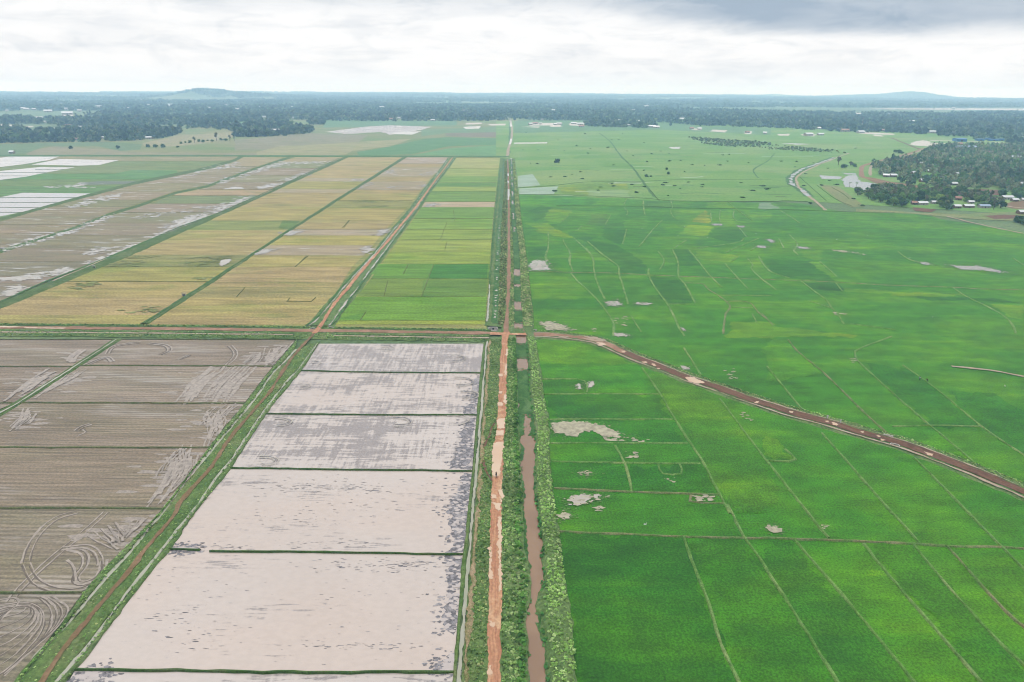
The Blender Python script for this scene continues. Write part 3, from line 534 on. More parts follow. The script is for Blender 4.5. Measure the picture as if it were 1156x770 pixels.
for P in [ZS([(-300, 235), (0, 222), (80, 210), (390, 212), (320, 236), (150, 264), (0, 282), (-300, 320)]), ZS([(390, 230), (775, 237), (650, 268), (520, 273), (205, 266)]), ZS([(-300, 350), (0, 308), (260, 282), (490, 284), (300, 318), (170, 345), (0, 366), (-300, 430)]), ZS([(-300, 520), (0, 480), (70, 465), (150, 450), (632, 455), (500, 488), (330, 525), (170, 570), (0, 605), (-300, 690)])]:
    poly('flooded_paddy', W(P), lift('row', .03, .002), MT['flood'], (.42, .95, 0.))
for y, x0, x1 in [(480, -300, 520), (512, -300, 380), (545, -300, 260), (577, -300, 150)]: bund(ZS([(x0, y), (x1, y + 2)]), .8, .25, 'bundk')
for y, x0, x1 in [(318, -300, 300), (340, -300, 180), (298, 230, 420)]: bund(ZS([(x0, y), (x1, y)]), 1.0, .25, 'bundk')
for P, n, s in [(ZS([(430, 545), (640, 480), (780, 455), (800, 470), (560, 530), (470, 550)]), 46, 1.2), (ZS([(480, 395), (530, 375), (590, 420), (330, 415), (280, 412)]), 30, 1.2), (ZT([(0, 350), (270, 265), (400, 245), (420, 285), (200, 305), (40, 360)]), 80, 1.3), (ZT([(200, 395), (470, 305), (700, 245), (720, 262), (500, 320), (280, 390)]), 110, 1.3), (ZT([(700, 245), (1000, 245), (980, 260), (700, 262)]), 40, 1.3), (ZT([(330, 420), (420, 405), (420, 420), (350, 430)]), 16, 1.3), (ZT([(520, 415), (690, 380), (680, 395), (540, 425)]), 40, 1.2), (ZT([(680, 370), (860, 310), (870, 325), (720, 375)]), 36, 1.1), (ZT([(220, 580), (480, 460), (440, 500), (240, 585)]), 60, 1.1), (ZT([(-10, 640), (100, 600), (220, 560), (180, 605), (20, 670)]), 50, .9),
                (ZE([(0, 420), (70, 365), (110, 380), (60, 415)]), 50, .7), (ZE([(220, 310), (300, 285), (330, 300), (250, 325)]), 44, .7), (ZE([(0, 335), (110, 330), (180, 305), (200, 330), (110, 345), (0, 347)]), 70, .8), (ZE([(370, 275), (480, 235), (600, 180), (620, 190), (480, 250), (390, 280)]), 60, .9), (ZE([(640, 160), (860, 75), (1010, 15), (900, 75), (690, 155)]), 80, .9), (ZE([(720, 110), (860, 55), (890, 65), (760, 110)]), 50, .9), (ZE([(0, 210), (130, 160), (330, 115), (500, 45), (520, 55), (330, 130), (140, 180), (0, 225)]), 130, .9), (ZE([(390, 225), (470, 195), (500, 200), (410, 235)]), 24, .8), (ZE([(580, 60), (1010, 0), (1000, 20), (620, 70)]), 50, .9)]:
    specks('wet_spots', P, int(n * 2.4), s * 1.5, 'pond', .30, 2.0, None, s * 1.4)
for P, n in [(R(390, 140, 5.78)([(240, 310), (310, 295), (320, 318), (250, 325)]), 30), (R(390, 140, 5.78)([(480, 330), (600, 300), (610, 330), (500, 335)]), 30), (R(390, 140, 5.78)([(600, 260), (680, 225), (650, 260)]), 18), (R(390, 140, 5.78)([(40, 425), (170, 380), (180, 395), (70, 428)]), 30), (R(390, 140, 5.78)([(280, 410), (340, 405), (330, 425)]), 12), (R(390, 140, 5.78)([(470, 405), (540, 390), (520, 420)]), 16), (R(390, 140, 5.78)([(30, 365), (120, 360), (110, 375), (40, 375)]), 22), (R(390, 140, 5.78)([(190, 310), (220, 305), (210, 318)]), 8), (R(390, 140, 5.78)([(505, 540), (560, 515), (610, 520), (560, 545)]), 40), (R(200, 260, 5.78)([(680, 35), (740, 5), (800, 10), (760, 30)]), 60), (R(200, 260, 5.78)([(500, 165), (560, 130), (605, 125), (590, 145)]), 50), (ZF([(470, 215), (500, 192), (520, 205), (500, 225)]), 40), (ZF([(540, 145), (570, 115), (600, 112), (575, 140)]), 40)]:
    specks('wet_spots', P, n * 2, 1.0, 'pond', .30, 2.0, None, 1.4)

# green banks and small canals between the strips
def corridor(L, Rr, z=.3, mat='oldbank', r=.5): strip('grass_bank', W(L), W(Rr), -.05, MT[mat], ragA=r, ragB=r, step=4, zmid=z)
corridor([(-120, 391), (0, 341), (148, 278), (273, 230.5), (387, 177.5)], [(-100, 392), (0, 349), (148, 288.5), (236, 249.5), (394, 177.5)], .5)
ribbon('ditch_weeds', ZE([(-300, 555), (0, 445), (215, 350), (560, 215), (800, 110), (1085, 0)]) + [(384, 178.5)], 1.5, .56, MT['weeds'], .3, 4)
ribbon('footpath', ZE([(240, 350), (420, 275), (480, 250)]), 1.2, .565, MT['pale'], .3)
corridor([(158, 366), (292, 281), (371, 230), (454, 177.5)], [(169, 366), (299, 280), (377, 230), (460, 177.5)], .45, 'oldbank', .4)
ribbon('ditch_weeds', [(164, 365), (295, 280.5), (374, 230), (457, 178)], 1.0, .55, MT['weeds'], .25, 4)
corridor([(-160, 331), (0, 282), (83, 256.5), (121, 241.5), (155, 231), (198, 216.5), (232, 209.5), (281, 191.5), (317, 179.5), (325, 177)], [(-160, 337), (0, 286), (83, 259.5), (121, 244.5), (157, 233.5), (200, 218.5), (235, 211.5), (284, 193.5), (319, 181.5), (334, 177)], .35)
corridor([(-160, 292), (0, 246), (40, 235), (106, 217), (151, 205), (199, 195), (233, 188), (264, 179.5), (270, 176.5)], [(-160, 298), (0, 251), (40, 239), (107, 221), (152, 209), (200, 199), (234.6, 192), (266, 183), (276, 177)], .35)
for y in (176.5,): corridor([(-160, y - 1.6), (290, y - 1.2), (575, y - .2)], [(-160, y + .4), (290, y + .5), (575, y + 1.2)], .8, 'weeds', .8)

# flooded paddies (foreground)
FL = [(40, 860), (75, 770), (101, 736), (135, 692), (192, 619), (221, 577.5), (262.5, 525.5), (300, 467), (339, 419), (360, 388)]
FR = [(503, 860), (511, 770), (522.6, 626), (533, 529), (538, 469), (542, 421.6), (546, 388)]
lf, rf = edge(FL), edge(FR)
fcuts = [(388, 388), (419, 421.5), (467.5, 469), (529, 532), (621, 626.5), (757, 760.5), (880, 884)]
famt = [(1.0, .45, 0), (.78, .1, 0), (.9, .2, 0), (.36, .0, 0), (.3, .0, 0), (.5, .5, 0)]
for (a, b), am in zip(zip(fcuts, fcuts[1:]), famt):
    n = 6; Lp = [(lf(a[0] + (b[0] - a[0]) * i / n), a[0] + (b[0] - a[0]) * i / n) for i in range(n + 1)]; Rp = [(rf(a[1] + (b[1] - a[1]) * i / n), a[1] + (b[1] - a[1]) * i / n) for i in range(n + 1)]
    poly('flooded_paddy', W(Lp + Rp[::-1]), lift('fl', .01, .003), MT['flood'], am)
for a in fcuts[1:-1]:
    if a[0] == 621:
        bund([(lf(621), 621), (226, 622)], .32, .28, 'bundk', .12); bund([(237, 622.5), (rf(626.5), 626.5)], .32, .28, 'bundk', .12)
    else: bund([(lf(a[0]), a[0]), ((lf(a[0]) + rf(a[1])) / 2, (a[0] + a[1]) / 2 + .4), (rf(a[1]), a[1])], .32, .28, 'bundk', .15)
# grey margin mud along the right-hand edge of the flooded fields
def margin(P):
    poly('mud_margin', W(P), lift('mg', .04, .003), MT['margin'], None, .7, .8)
    specks('mud_specks', P, 130, .35, 'margin', .042, 1.8, None, 1.3); specks('wet_spots', P, 50, .5, 'floodw', .075, 1.5)
margin(ZN([(860, 0), (925, 0), (903, 205), (815, 212), (860, 180), (840, 100)])); margin(ZN([(830, 225), (892, 220), (880, 340), (864, 560), (825, 550), (802, 490), (825, 430), (832, 300)])); margin(ZN([(858, 640), (850, 730), (795, 724), (815, 680)]))
margin(ZJ([(830, 770), (925, 770), (930, 595), (900, 590), (860, 690), (835, 710)])); margin(ZJ([(870, 480), (900, 380), (945, 350), (935, 580), (830, 575), (860, 520)])); margin(ZJ([(940, 180), (968, 165), (958, 335), (900, 335), (930, 270)]))
margin(ZM([(320, 770), (345, 735), (400, 700), (440, 735), (420, 770)])); margin(ZM([(740, 195), (790, 185), (870, 195)]))
def dark_specks(P, n, s, st=5):
    specks('mud_specks', P, n // 3, s * .6, 'margin', .045, st * 1.3); specks('mud_specks', P, n, s * .3, 'margin', .05, st * 1.5, None, .6)
dark_specks(ZN([(230, 235), (560, 240), (750, 245), (740, 260), (600, 300), (240, 300)]), 60, .22); dark_specks(ZN([(590, 260), (750, 240), (750, 256), (600, 272)]), 40, .3, 5)
dark_specks(ZN([(0, 20), (560, 10), (560, 90), (0, 80)]), 50, .2); dark_specks(ZN([(100, 150), (480, 150), (480, 190), (100, 190)]), 40, .2); dark_specks(ZN([(220, 600), (690, 600), (690, 625), (220, 625)]), 50, .2); dark_specks(ZN([(180, 330), (840, 330), (840, 700), (180, 700)]), 60, .16)
dark_specks(ZM([(560, 480), (900, 430), (1090, 560), (900, 640), (620, 640)]), 60, .2); dark_specks(ZM([(680, 280), (1100, 230), (1100, 400), (700, 420)]), 40, .18); dark_specks(ZJ([(60, 645), (540, 640), (540, 675), (60, 675)]), 60, .3, 5); dark_specks(ZJ([(0, 600), (820, 600), (800, 760), (0, 740)]), 60, .25); dark_specks(ZM([(760, 175), (1100, 175), (1100, 200), (760, 195)]), 50, .2)

# ploughed, half wet fields at the left
BL = [(-260, 880), (-160, 384), (0, 383)]; 
BRt = [(30, 860), (0, 760)]
bl2 = edge([(18, 770), (60, 715), (104, 655), (160, 600), (188, 570), (219, 528), (246, 491), (276, 455), (297, 427), (318, 402), (334, 383)])
dg = edge([(-400, 640), (-120, 517), (0, 467), (60, 430), (132.5, 383.5)])
PB1, PB2 = (154, 138, 120), (148, 132, 114)
cuts = [383.5, 413, 455, 505, 573.5, 669, 880]
for i, (a, b) in enumerate(zip(cuts, cuts[1:])):
    n = 5; ys_ = [a + (b - a) * j / n for j in range(n + 1)]
    Lp = [(max(dg(y), -330) + 4, y) for y in ys_]; Rp = [(bl2(y), y) for y in ys_]
    poly('ploughed_field', W(Lp + Rp[::-1]), lift('pl', .005, .003), MT['plough'], [(152, 136, 118), (158, 142, 124), (150, 134, 114), (152, 135, 114), (148, 134, 112), (146, 134, 114)][i])
    bund([(Lp[0][0], a), (Rp[0][0], a + .6)], .4 if a > 390 else .1, .22, 'bundp', .2)
for a, b, c in [(383.5, 414, PB1), (414, 455, PB2), (455, 640, PB1)]:
    ys_ = [a + (b - a) * j / 4 for j in range(5)]
    poly('ploughed_field', W([(-330, y) for y in ys_] + [(dg(y) - 4, y) for y in ys_][::-1]), lift('pl', .005, .003), MT['plough'], c)
    bund([(-330, a), (dg(a) - 4, a + .3)], .35 if a > 390 else .1, .22, 'bundp', .2)
corridor([(-330, 606), (-120, 513), (0, 463.5), (60, 427), (126, 383.5)], [(-330, 616), (-120, 521), (0, 471), (60, 433.5), (138, 383.5)], .4, 'oldbank', .3)
ribbon('ditch_weeds', [(-330, 611), (-120, 517), (0, 467), (60, 430.2), (132, 384)], .9, .5, MT['ditch'], .2)
def rut(P, w=.5, n=1, gap=1.1, mat='ruts', world=False):
    S = P if world else W(P)
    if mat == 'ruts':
        for i in range(n): ribbon('wheel_rut', offs(resample(smooth(S), 2.5), (i - (n - 1) / 2) * gap + w * .95), w * .8, lift('rut', .03, .0012), MT['rutd'], .13, 1.2, True)  # dark strip beside each pale rut: painted shade that gives it depth
    for i in range(n):
        ribbon('wheel_rut', offs(resample(smooth(S), 2.5), (i - (n - 1) / 2) * gap), w, lift('rut', .03, .0012), MT[mat], .13, 1.2, True)
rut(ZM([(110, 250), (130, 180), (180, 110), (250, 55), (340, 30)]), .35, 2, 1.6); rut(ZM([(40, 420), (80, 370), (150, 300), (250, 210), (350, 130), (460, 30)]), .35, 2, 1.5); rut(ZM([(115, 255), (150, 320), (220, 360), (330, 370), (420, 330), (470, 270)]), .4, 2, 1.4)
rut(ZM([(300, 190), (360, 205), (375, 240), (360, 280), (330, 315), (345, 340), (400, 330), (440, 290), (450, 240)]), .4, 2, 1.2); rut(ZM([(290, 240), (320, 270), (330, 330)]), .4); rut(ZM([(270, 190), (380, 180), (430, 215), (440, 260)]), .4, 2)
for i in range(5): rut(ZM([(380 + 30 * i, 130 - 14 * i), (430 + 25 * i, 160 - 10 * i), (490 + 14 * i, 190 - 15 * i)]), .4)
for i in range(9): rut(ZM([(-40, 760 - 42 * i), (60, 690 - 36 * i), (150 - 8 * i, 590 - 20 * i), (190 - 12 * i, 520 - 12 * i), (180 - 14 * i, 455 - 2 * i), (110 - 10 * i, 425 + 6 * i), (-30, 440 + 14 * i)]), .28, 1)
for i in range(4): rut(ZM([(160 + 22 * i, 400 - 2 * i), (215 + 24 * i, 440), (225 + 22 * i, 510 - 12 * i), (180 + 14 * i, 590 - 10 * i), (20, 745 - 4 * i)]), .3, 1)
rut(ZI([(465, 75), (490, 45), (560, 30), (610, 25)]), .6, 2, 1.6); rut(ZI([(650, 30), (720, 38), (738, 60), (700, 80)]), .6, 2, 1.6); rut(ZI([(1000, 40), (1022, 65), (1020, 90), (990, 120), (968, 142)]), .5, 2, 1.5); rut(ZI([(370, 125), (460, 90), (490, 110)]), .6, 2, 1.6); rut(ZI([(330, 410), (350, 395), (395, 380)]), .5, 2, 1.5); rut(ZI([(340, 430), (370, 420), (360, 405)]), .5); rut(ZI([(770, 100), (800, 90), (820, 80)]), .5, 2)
def hatch(P4, n, w=.45, wig=.7, mat='ruts'):
    """ruts running from one side (a-b) of a quad to the other (d-c)"""
    a, b, c, e = W(P4); n = int(n * 1.7); wig *= .35; bl = random.uniform(-.12, .12)
    if mat == "ruts": specks("wet_mud", P4, int(n * 2), .9, "mudp", .0285, 3.6, None, 1.6)
    for i in range(n):
        t = (i + random.uniform(.2, .8)) / n; p, q = a.lerp(b, t), e.lerp(c, t)
        s0, s1 = random.uniform(-.15, .4), random.uniform(.55, 1.2); pv_ = Vector(((q - p).y, -(q - p).x)) * bl
        L = [p.lerp(q, s0 + (s1 - s0) * u) + pv_ * math.sin(math.pi * min(1, max(0, s0 + (s1 - s0) * u))) + Vector((random.uniform(-wig, wig), random.uniform(-wig, wig))) for u in (0, .25, .5, .75, 1)]
        ribbon('wheel_rut', L, w * random.uniform(.7, 1.4), lift('rut', .03, .0012), MT[mat], .16, 1.2, True)
hatch(ZI([(770, 275), (850, 280), (970, 142), (900, 142)]), 9, .8); hatch(ZI([(870, 275), (1000, 285), (1110, 150), (990, 142)]), 12, .7); hatch(ZI([(130, 275), (270, 205), (370, 150), (250, 180)]), 10, .6); hatch(ZI([(870, 390), (960, 400), (1040, 300), (930, 300)]), 8, .5, 1.2); hatch(ZI([(880, 470), (930, 450), (960, 330), (870, 360)]), 6, .45, 1.5)
hatch(ZI([(640, 720), (760, 690), (870, 500), (720, 500)]), 10, .5, 1.4); hatch(ZI([(680, 600), (800, 620), (860, 510), (760, 500)]), 6, .5, 1.5); hatch(ZI([(0, 425), (130, 380), (160, 345), (100, 315)]), 7, .6, 1.); hatch(ZI([(285, 115), (330, 110), (370, 65), (340, 60)]), 6, .7); hatch(ZI([(40, 270), (110, 245), (270, 150), (200, 150)]), 7, .9); hatch(ZM([(500, 190), (560, 130), (640, 60), (420, 130)]), 8, .4, 1.2)
hatch(ZI([(1040, 120), (1116, 130), (1150, 60), (1090, 90)]), 5, .6); hatch(ZJ([(20, 120), (70, 125), (150, 40), (60, 50)]), 9, .6, 1.)
# turning marks in the flooded fields
for cx, cy, rr in [(905, 195, 40), (930, 255, 38), (880, 360, 46), (120, 370, 36), (60, 540, 40), (640, 370, 40), (880, 95, 30), (570, 50, 26), (210, 215, 24), (260, 115, 20)]:
    for i in range(3): rut(ZJ([(cx - rr * 1.2, cy - (rr - 9 * i) * .5), (cx, cy - (rr - 9 * i) * .45), (cx + (rr - 9 * i), cy), (cx + .2 * rr, cy + (rr - 9 * i) * .5), (cx - rr, cy + (rr - 9 * i) * .55)]), .3, 1, mat='margin' if i % 2 else 'pond')

# ------------------------------------------------------------------ diagonal track at the left with its two ditches
Tk = ZM([(150, 820), (190, 770), (290, 620), (420, 460), (560, 300), (640, 190), (760, 50)]) + ZI([(790, 720), (920, 570), (1000, 450), (1116, 310)]) + ZJ([(60, 240), (150, 100), (240, 0)]) + [(357, 375)]
LD = ZM([(40, 820), (100, 735), (200, 620), (300, 510), (440, 340), (560, 210), (730, 0)]) + ZI([(700, 770), (830, 600), (1000, 400), (1116, 260)][1:]) + ZJ([(60, 170), (120, 110), (170, 55)])
RD = ZM([(200, 820), (245, 770), (400, 590), (540, 400), (690, 210), (860, 0)]) + ZI([(935, 620), (1010, 530), (1116, 370)]) + ZJ([(110, 220), (190, 130), (265, 30)])
LO = [(15, 786), (22, 770), (64, 715), (106, 655), (162, 598), (189, 570), (220, 528), (247, 491), (277, 455), (298, 427), (319, 402), (336, 382)]
RO = [(65, 784), (76, 770), (102, 736), (136, 692), (193, 619), (222, 577.5), (263, 525.5), (301, 467), (340, 419), (361, 386)]
wT, wL, wR, wLO, wRO = [resample(smooth(W(x)), n=120) for x in (Tk, LD, RD, LO, RO)]
strip('grass_bank', wLO, offs(wL, -.5), .05, MT['bank'], ragA=.35, ragB=.15, zmid=.45); strip('ditch_water', offs(wL, -.5), offs(wL, .5), .12, MT['ditch'], ragA=.35, ragB=.3)
strip('grass_verge', offs(wL, .45), offs(wR, -.45), .1, MT['verge'], ragA=.2, ragB=.2, zmid=.45)
strip('ditch_water', offs(wR, -.5), offs(wR, .5), .12, MT['ditch'], ragA=.25, ragB=.25); strip('grass_bank', offs(wR, .5), wRO, .05, MT['bank'], ragA=.12, ragB=.3, zmid=.5)
ribbon('dirt_track', wT, 1.35, .62, MT['path'], .22, 1.5, True)

# crossing road (runs to the left edge and, curving, to the right edge)
XR = [(-260, 366.2), (-100, 369), (0, 371), (120, 372), (250, 373.3), (350, 374.5), (450, 376), (550, 377.5), (572, 378.5), (600, 378.6), (620, 379), (645, 381.3), (666, 384), (680, 388), (694, 394), (715, 403.5), (736, 411.5), (762, 422), (782.7, 430), (803.5, 436.5), (827, 445), (853, 454), (892, 466.5), (918, 473.5), (944, 480.8), (970, 488.6), (996, 496), (1022, 503.4), (1048, 513), (1074, 523), (1100, 533.3), (1126, 544), (1156, 557), (1250, 598), (1400, 668)]
wX = resample(smooth(W(XR)), 4.0); iL = min(range(len(wX)), key=lambda i: abs(wX[i].x - G(556, 378)[0])); iR = min(range(len(wX)), key=lambda i: abs(wX[i].x - G(603, 378.6)[0]))
XL, XM, XRt = wX[:iL + 1], wX[iL:iR + 1], wX[iR:]
strip('grass_verge', offs(XL, -7.5), offs(XL, 10.5), .0, MT['verge'], ragA=.7, ragB=.5, zmid=.5)
strip('grass_verge', offs(XRt, -6.5), offs(XRt, 5.2), .0, MT['bank'], ragA=.6, ragB=.5, zmid=.45)
strip('dirt_road', offs(XL, -2.4), offs(XL, 1.6), .63, MT['path2'], ragA=.35, ragB=.35); strip('dirt_road', offs(XM, -1.8), offs(XM, 1.8), .64, MT['road'], ragA=.3, ragB=.3); xs_ = G(696, 395)[0]; XRa, XRb = [p for p in XRt if p.x <= xs_ + 5], [p for p in XRt if p.x >= xs_]
strip('dirt_road', offs(XRa, -1.9), offs(XRa, 1.9), .632, MT['path2'], ragA=.35, ragB=.35); strip('dirt_road', offs(XRb, -2.1), offs(XRb, 2.1), .63, MT['brown'], ragA=.3, ragB=.3)
XLn = [p for p in XL if G(372, 375)[0] < p.x]; XLf = [p for p in XL if p.x < G(343, 374)[0]]
for q, nm in ((XLf, 6.2), (XLn, 6.6)):
    strip('ditch_water', offs(q, nm - .7), offs(q, nm + .7), .62, MT['pale'], ragA=.25, ragB=.25)
    strip('ditch_weeds', offs(q, -4.6), offs(q, -3.4), .635, MT['bundk'], ragA=.4, ragB=.4); strip('ditch_weeds', offs(q, 4.3), offs(q, 5.3), .635, MT['bundk'], ragA=.3, ragB=.3)
strip('ditch_water', offs(XRt, 3.0), offs(XRt, 3.8), .56, MT['pale'], ragA=.3, ragB=.3); strip('dirt_shoulder', offs(XRt, -2.9), offs(XRt, -2.4), .62, MT['pale'], ragA=.25, ragB=.25)
def rpud(P, mat='puddle', z=.66, r=.25): poly('puddle', W(P), lift('rp', z, .002), MT[mat], None, r * 1.5, .5)
for P in [ZK([(735, 180), (780, 181), (830, 206), (800, 211), (760, 200)]), ZK([(360, 30), (390, 30), (400, 42), (370, 45)]), ZK([(560, 112), (575, 112), (578, 120), (566, 122)]), ZK([(600, 122), (612, 124), (612, 132), (602, 130)]), ZK([(470, 68), (480, 68), (480, 75), (470, 75)]), ZK([(625, 140), (634, 141), (634, 147), (626, 146)]), ZK([(1046, 286), (1064, 288), (1062, 297), (1048, 295)]), ZL([(95, 328), (115, 331), (113, 340), (97, 337)]), ZL([(250, 371), (268, 373), (268, 382), (252, 381)]), ZL([(282, 381), (304, 384), (302, 393), (284, 391)]), ZL([(406, 417), (420, 420), (418, 427), (407, 424)]), ZL([(475, 435), (488, 438), (486, 444), (476, 442)]), ZL([(494, 450), (518, 454), (514, 462), (498, 460)]), ZL([(690, 512), (722, 518), (716, 528), (694, 522)])]: rpud(P)
for P in [ZK([(190, 3), (240, 5), (240, 12), (195, 10)]), ZK([(290, 10), (330, 14), (380, 22), (390, 30), (330, 24)]), ZK([(280, 0), (360, 8), (400, 20), (390, 26), (340, 15)])]: rpud(P, 'pale')
poly('puddle', W([(0, 369.3), (30, 370), (12, 371), (0, 370.6)]), .66, MT['puddle'], None, .2); poly('puddle', W([(28, 371), (74, 371.4), (72, 372.4), (30, 372)]), .662, MT['puddle'], None, .2)

# upper road between the ripe and the ripening fields
U = [(354, 377.5), (362.8, 368), (375, 348), (390, 329), (410, 305), (430.5, 281.5), (450.5, 257.5), (470.6, 233), (490, 206), (503, 189), (511, 178)]
UL = ZF([(235, 552), (265, 530), (330, 455), (430, 335), (530, 228), (620, 115), (715, 0)]) + [(480, 214), (497, 193), (507, 178)]
UR = ZF([(325, 552), (352, 520), (415, 430), (550, 250), (640, 130), (730, 10)]) + [(488, 212), (505, 190), (514, 178)]
wU, wUL, wUR = [resample(smooth(W(x)), n=160) for x in (U, UL, UR)]
cw = [(a + b) / 2 for a, b in zip(wUL, wUR)]
strip('grass_verge', offs(wUL, -3.2), offs(wUR, 3.0), .0, MT['bank'], ragA=.5, ragB=.5, zmid=.42, step=3)
strip('ditch_water', offs(wUL, -.42), offs(wUL, .42), .56, MT['pond'], ragA=.35, ragB=.35); strip('ditch_water', offs(wUR, -.38), offs(wUR, .38), .56, MT['pond'], ragA=.4, ragB=.4)
strip('ditch_weeds', offs(wUL, -1.5), offs(wUL, -.4), .565, MT['weeds'], ragA=.4, ragB=.5); strip('ditch_weeds', offs(wUR, .3), offs(wUR, 1.3), .565, MT['weeds'], ragA=.5, ragB=.4)
ribbon('dirt_road', wU, 2.0, .645, MT['road'], .35, 2, True)
for q in (wUL, wUR):                                  # weeds that break the ditches into pools
    for i in range(50, 156, 4):
        if random.random() < .75:
            j = min(i + random.choice((2, 3)), 158); ribbon('ditch_weeds', q[i:j + 1], 1.7, lift('dw', .57, .0008), MT['weeds'], .35, 2, True)

# ------------------------------------------------------------------ central corridor: ditch, verge, road, bank, canal, bank
def WS(pts, n=260): return resample(smooth(W(pts)), n=n)
cD = [(505.5, 900), (517.4, 770), (526.5, 660), (534.3, 570), (542, 478), (549.8, 385)]
cRoad = [(556.5, 900), (557.7, 770), (559, 660), (560.3, 570), (560.8, 548), (562, 520), (562.9, 504.7), (565.5, 484), (567.5, 445), (569, 405), (570, 384), (571.5, 373), (574, 330), (574.7, 290), (574.4, 250), (574.2, 215), (573.2, 180)]
CL = [(594, 900)] + ZO([(58, 770), (55, 700), (60, 640), (65, 600), (52, 540), (55, 480), (72, 410), (72, 350), (65, 300), (62, 250), (45, 200), (40, 150), (45, 90), (35, 30), (40, 0)]) + ZK([(45, 700), (35, 630), (30, 560), (32, 500), (22, 440), (20, 330), (18, 250), (14, 120), (10, 0)]) + [(580.5, 366), (580, 330), (579, 280), (576.7, 240), (576, 194), (575.6, 179)]
CR = [(618.5, 900)] + ZO([(145, 770), (140, 700), (140, 600), (120, 570), (125, 500), (105, 460), (110, 400), (130, 350), (128, 280), (120, 240), (122, 180), (112, 130), (108, 70), (100, 0)]) + ZK([(92, 700), (90, 600), (92, 520), (94, 440), (82, 330), (70, 250), (64, 120), (52, 0)]) + [(590.5, 366), (588, 330), (586, 280), (582, 240), (579.4, 194), (578.3, 179)]
RO2 = [(656, 900)] + ZO([(272, 770), (265, 600), (235, 400), (222, 300), (200, 125), (185, 60), (180, 0)]) + ZK([(170, 660), (155, 500), (152, 360), (130, 250), (110, 120), (92, 0)]) + [(602.5, 366), (599, 330), (593, 280), (587.5, 240), (583.5, 205), (581, 179)]
EO = [(501, 900)] + FR[1:]
wD, wE = WS(cD), WS(EO); lowRoad = [p for p in cRoad if p[1] >= 382] + [(570.2, 381)]; wRd = WS(lowRoad)
wRdAll = WS(cRoad, 420)
strip('grass_bank', wE, offs(wD, -.45), .05, MT['verge'], ragA=.2, ragB=.1, zmid=.4, step=1.5); strip('ditch_water', offs(wD, -.42), offs(wD, .42), .14, MT['ditch'], ragA=.22, ragB=.22, step=1.5)
strip('grass_verge', offs(wD, .5), offs(wRd, -1.3), .1, MT['verge'], ragA=.1, ragB=.2, zmid=.5, step=1.2)
strip('spoil_heaps', offs(wD, .9), offs(wD, 1.9), .555, MT['spoil'], ragA=.3, ragB=.45, step=.8, zmid=.75)
wCL, wCR, wRO2 = WS(CL, 600), WS(CR, 600), WS(RO2, 600)
strip('road_verge', offs(wRdAll, -2.6), offs(wRdAll, 2.6), .0, MT['bank'], zmid=.52, step=1.5)
wLB = [p for p in offs(wRdAll, 1.35)]
strip('canal_bank', wLB, wCL, .35, MT['bank'], ragA=.2, ragB=.25, zmid=.6, step=1.2)
strip('canal_bank', wCR, wRO2, .2, MT['bank'], ragA=.25, ragB=.35, zmid=1.0, step=1.2)
strip('canal_water', offs(wCL, -1.2), offs(wCR, 1.2), .06, MT['canal'], step=1.5)
# dirt road on top
ysp = G(570, 376)[1]; lo_, hi_ = [p for p in wRdAll if p.y <= ysp + 2], [p for p in wRdAll if p.y >= ysp]
strip('dirt_road', offs(lo_, -1.55), offs(lo_, 1.55), .66, MT['road'], ragA=.22, ragB=.22, step=1.0); strip('dirt_road', offs(hi_, -.95), offs(hi_, .95), .663, MT['path2'], ragA=.35, ragB=.35, step=1.5)
for P in [ZN([(1020, 0), (1062, 0), (1060, 12), (1050, 40), (1030, 10)]), ZN([(1005, 515), (1020, 510), (1035, 520), (1030, 540), (1015, 540)]), ZN([(1003, 710), (1018, 705), (1022, 745), (1004, 748)]), ZN([(1046, 60), (1060, 60), (1066, 380), (1052, 390)]), ZN([(1008, 200), (1018, 190), (1022, 330), (1010, 330)]),
          R(540, 460, 7)([(125, 290), (150, 282), (195, 285), (200, 320), (188, 400), (180, 480), (176, 560), (150, 560), (125, 560), (108, 540), (106, 470), (108, 380), (112, 320)]), R(540, 460, 7)([(150, 100), (210, 100), (215, 140), (205, 180), (150, 180)]), R(540, 460, 7)([(140, 200), (200, 195), (190, 235), (140, 235)]), R(540, 460, 7)([(100, 710), (140, 708), (145, 735), (100, 735)]), R(540, 460, 7)([(165, 660), (198, 660), (196, 770), (178, 770)]),
          R(530, 360, 7.7)([(245, 735), (290, 735), (290, 770), (245, 770)]), R(530, 360, 7.7)([(298, 670), (326, 670), (326, 760), (300, 740)]), R(530, 360, 7.7)([(255, 490), (280, 490), (285, 510), (256, 512)]), R(530, 360, 7.7)([(305, 420), (322, 400), (324, 500), (308, 500)]), R(530, 360, 7.7)([(322, 275), (338, 275), (330, 330), (318, 340)]), R(530, 360, 7.7)([(256, 645), (282, 640), (280, 662), (258, 664)])]:
    rpud(P, 'puddle', .672, .18)
for P in [R(530, 180, 7)([(300, 115), (312, 115), (312, 135), (300, 135)]), R(530, 180, 7)([(300, 172), (312, 172), (312, 195), (300, 195)]), R(530, 180, 7)([(302, 240), (318, 240), (318, 290), (310, 328), (300, 325)])]: poly('puddle', W(P), lift('rp', .672, .002), MT['pond'], None, .4)
ribbon('footpath', R(540, 460, 7)([(150, 110), (105, 170), (90, 230), (45, 320), (35, 380), (50, 470), (75, 540), (110, 590)]), .7, .62, MT['brown'], .12)
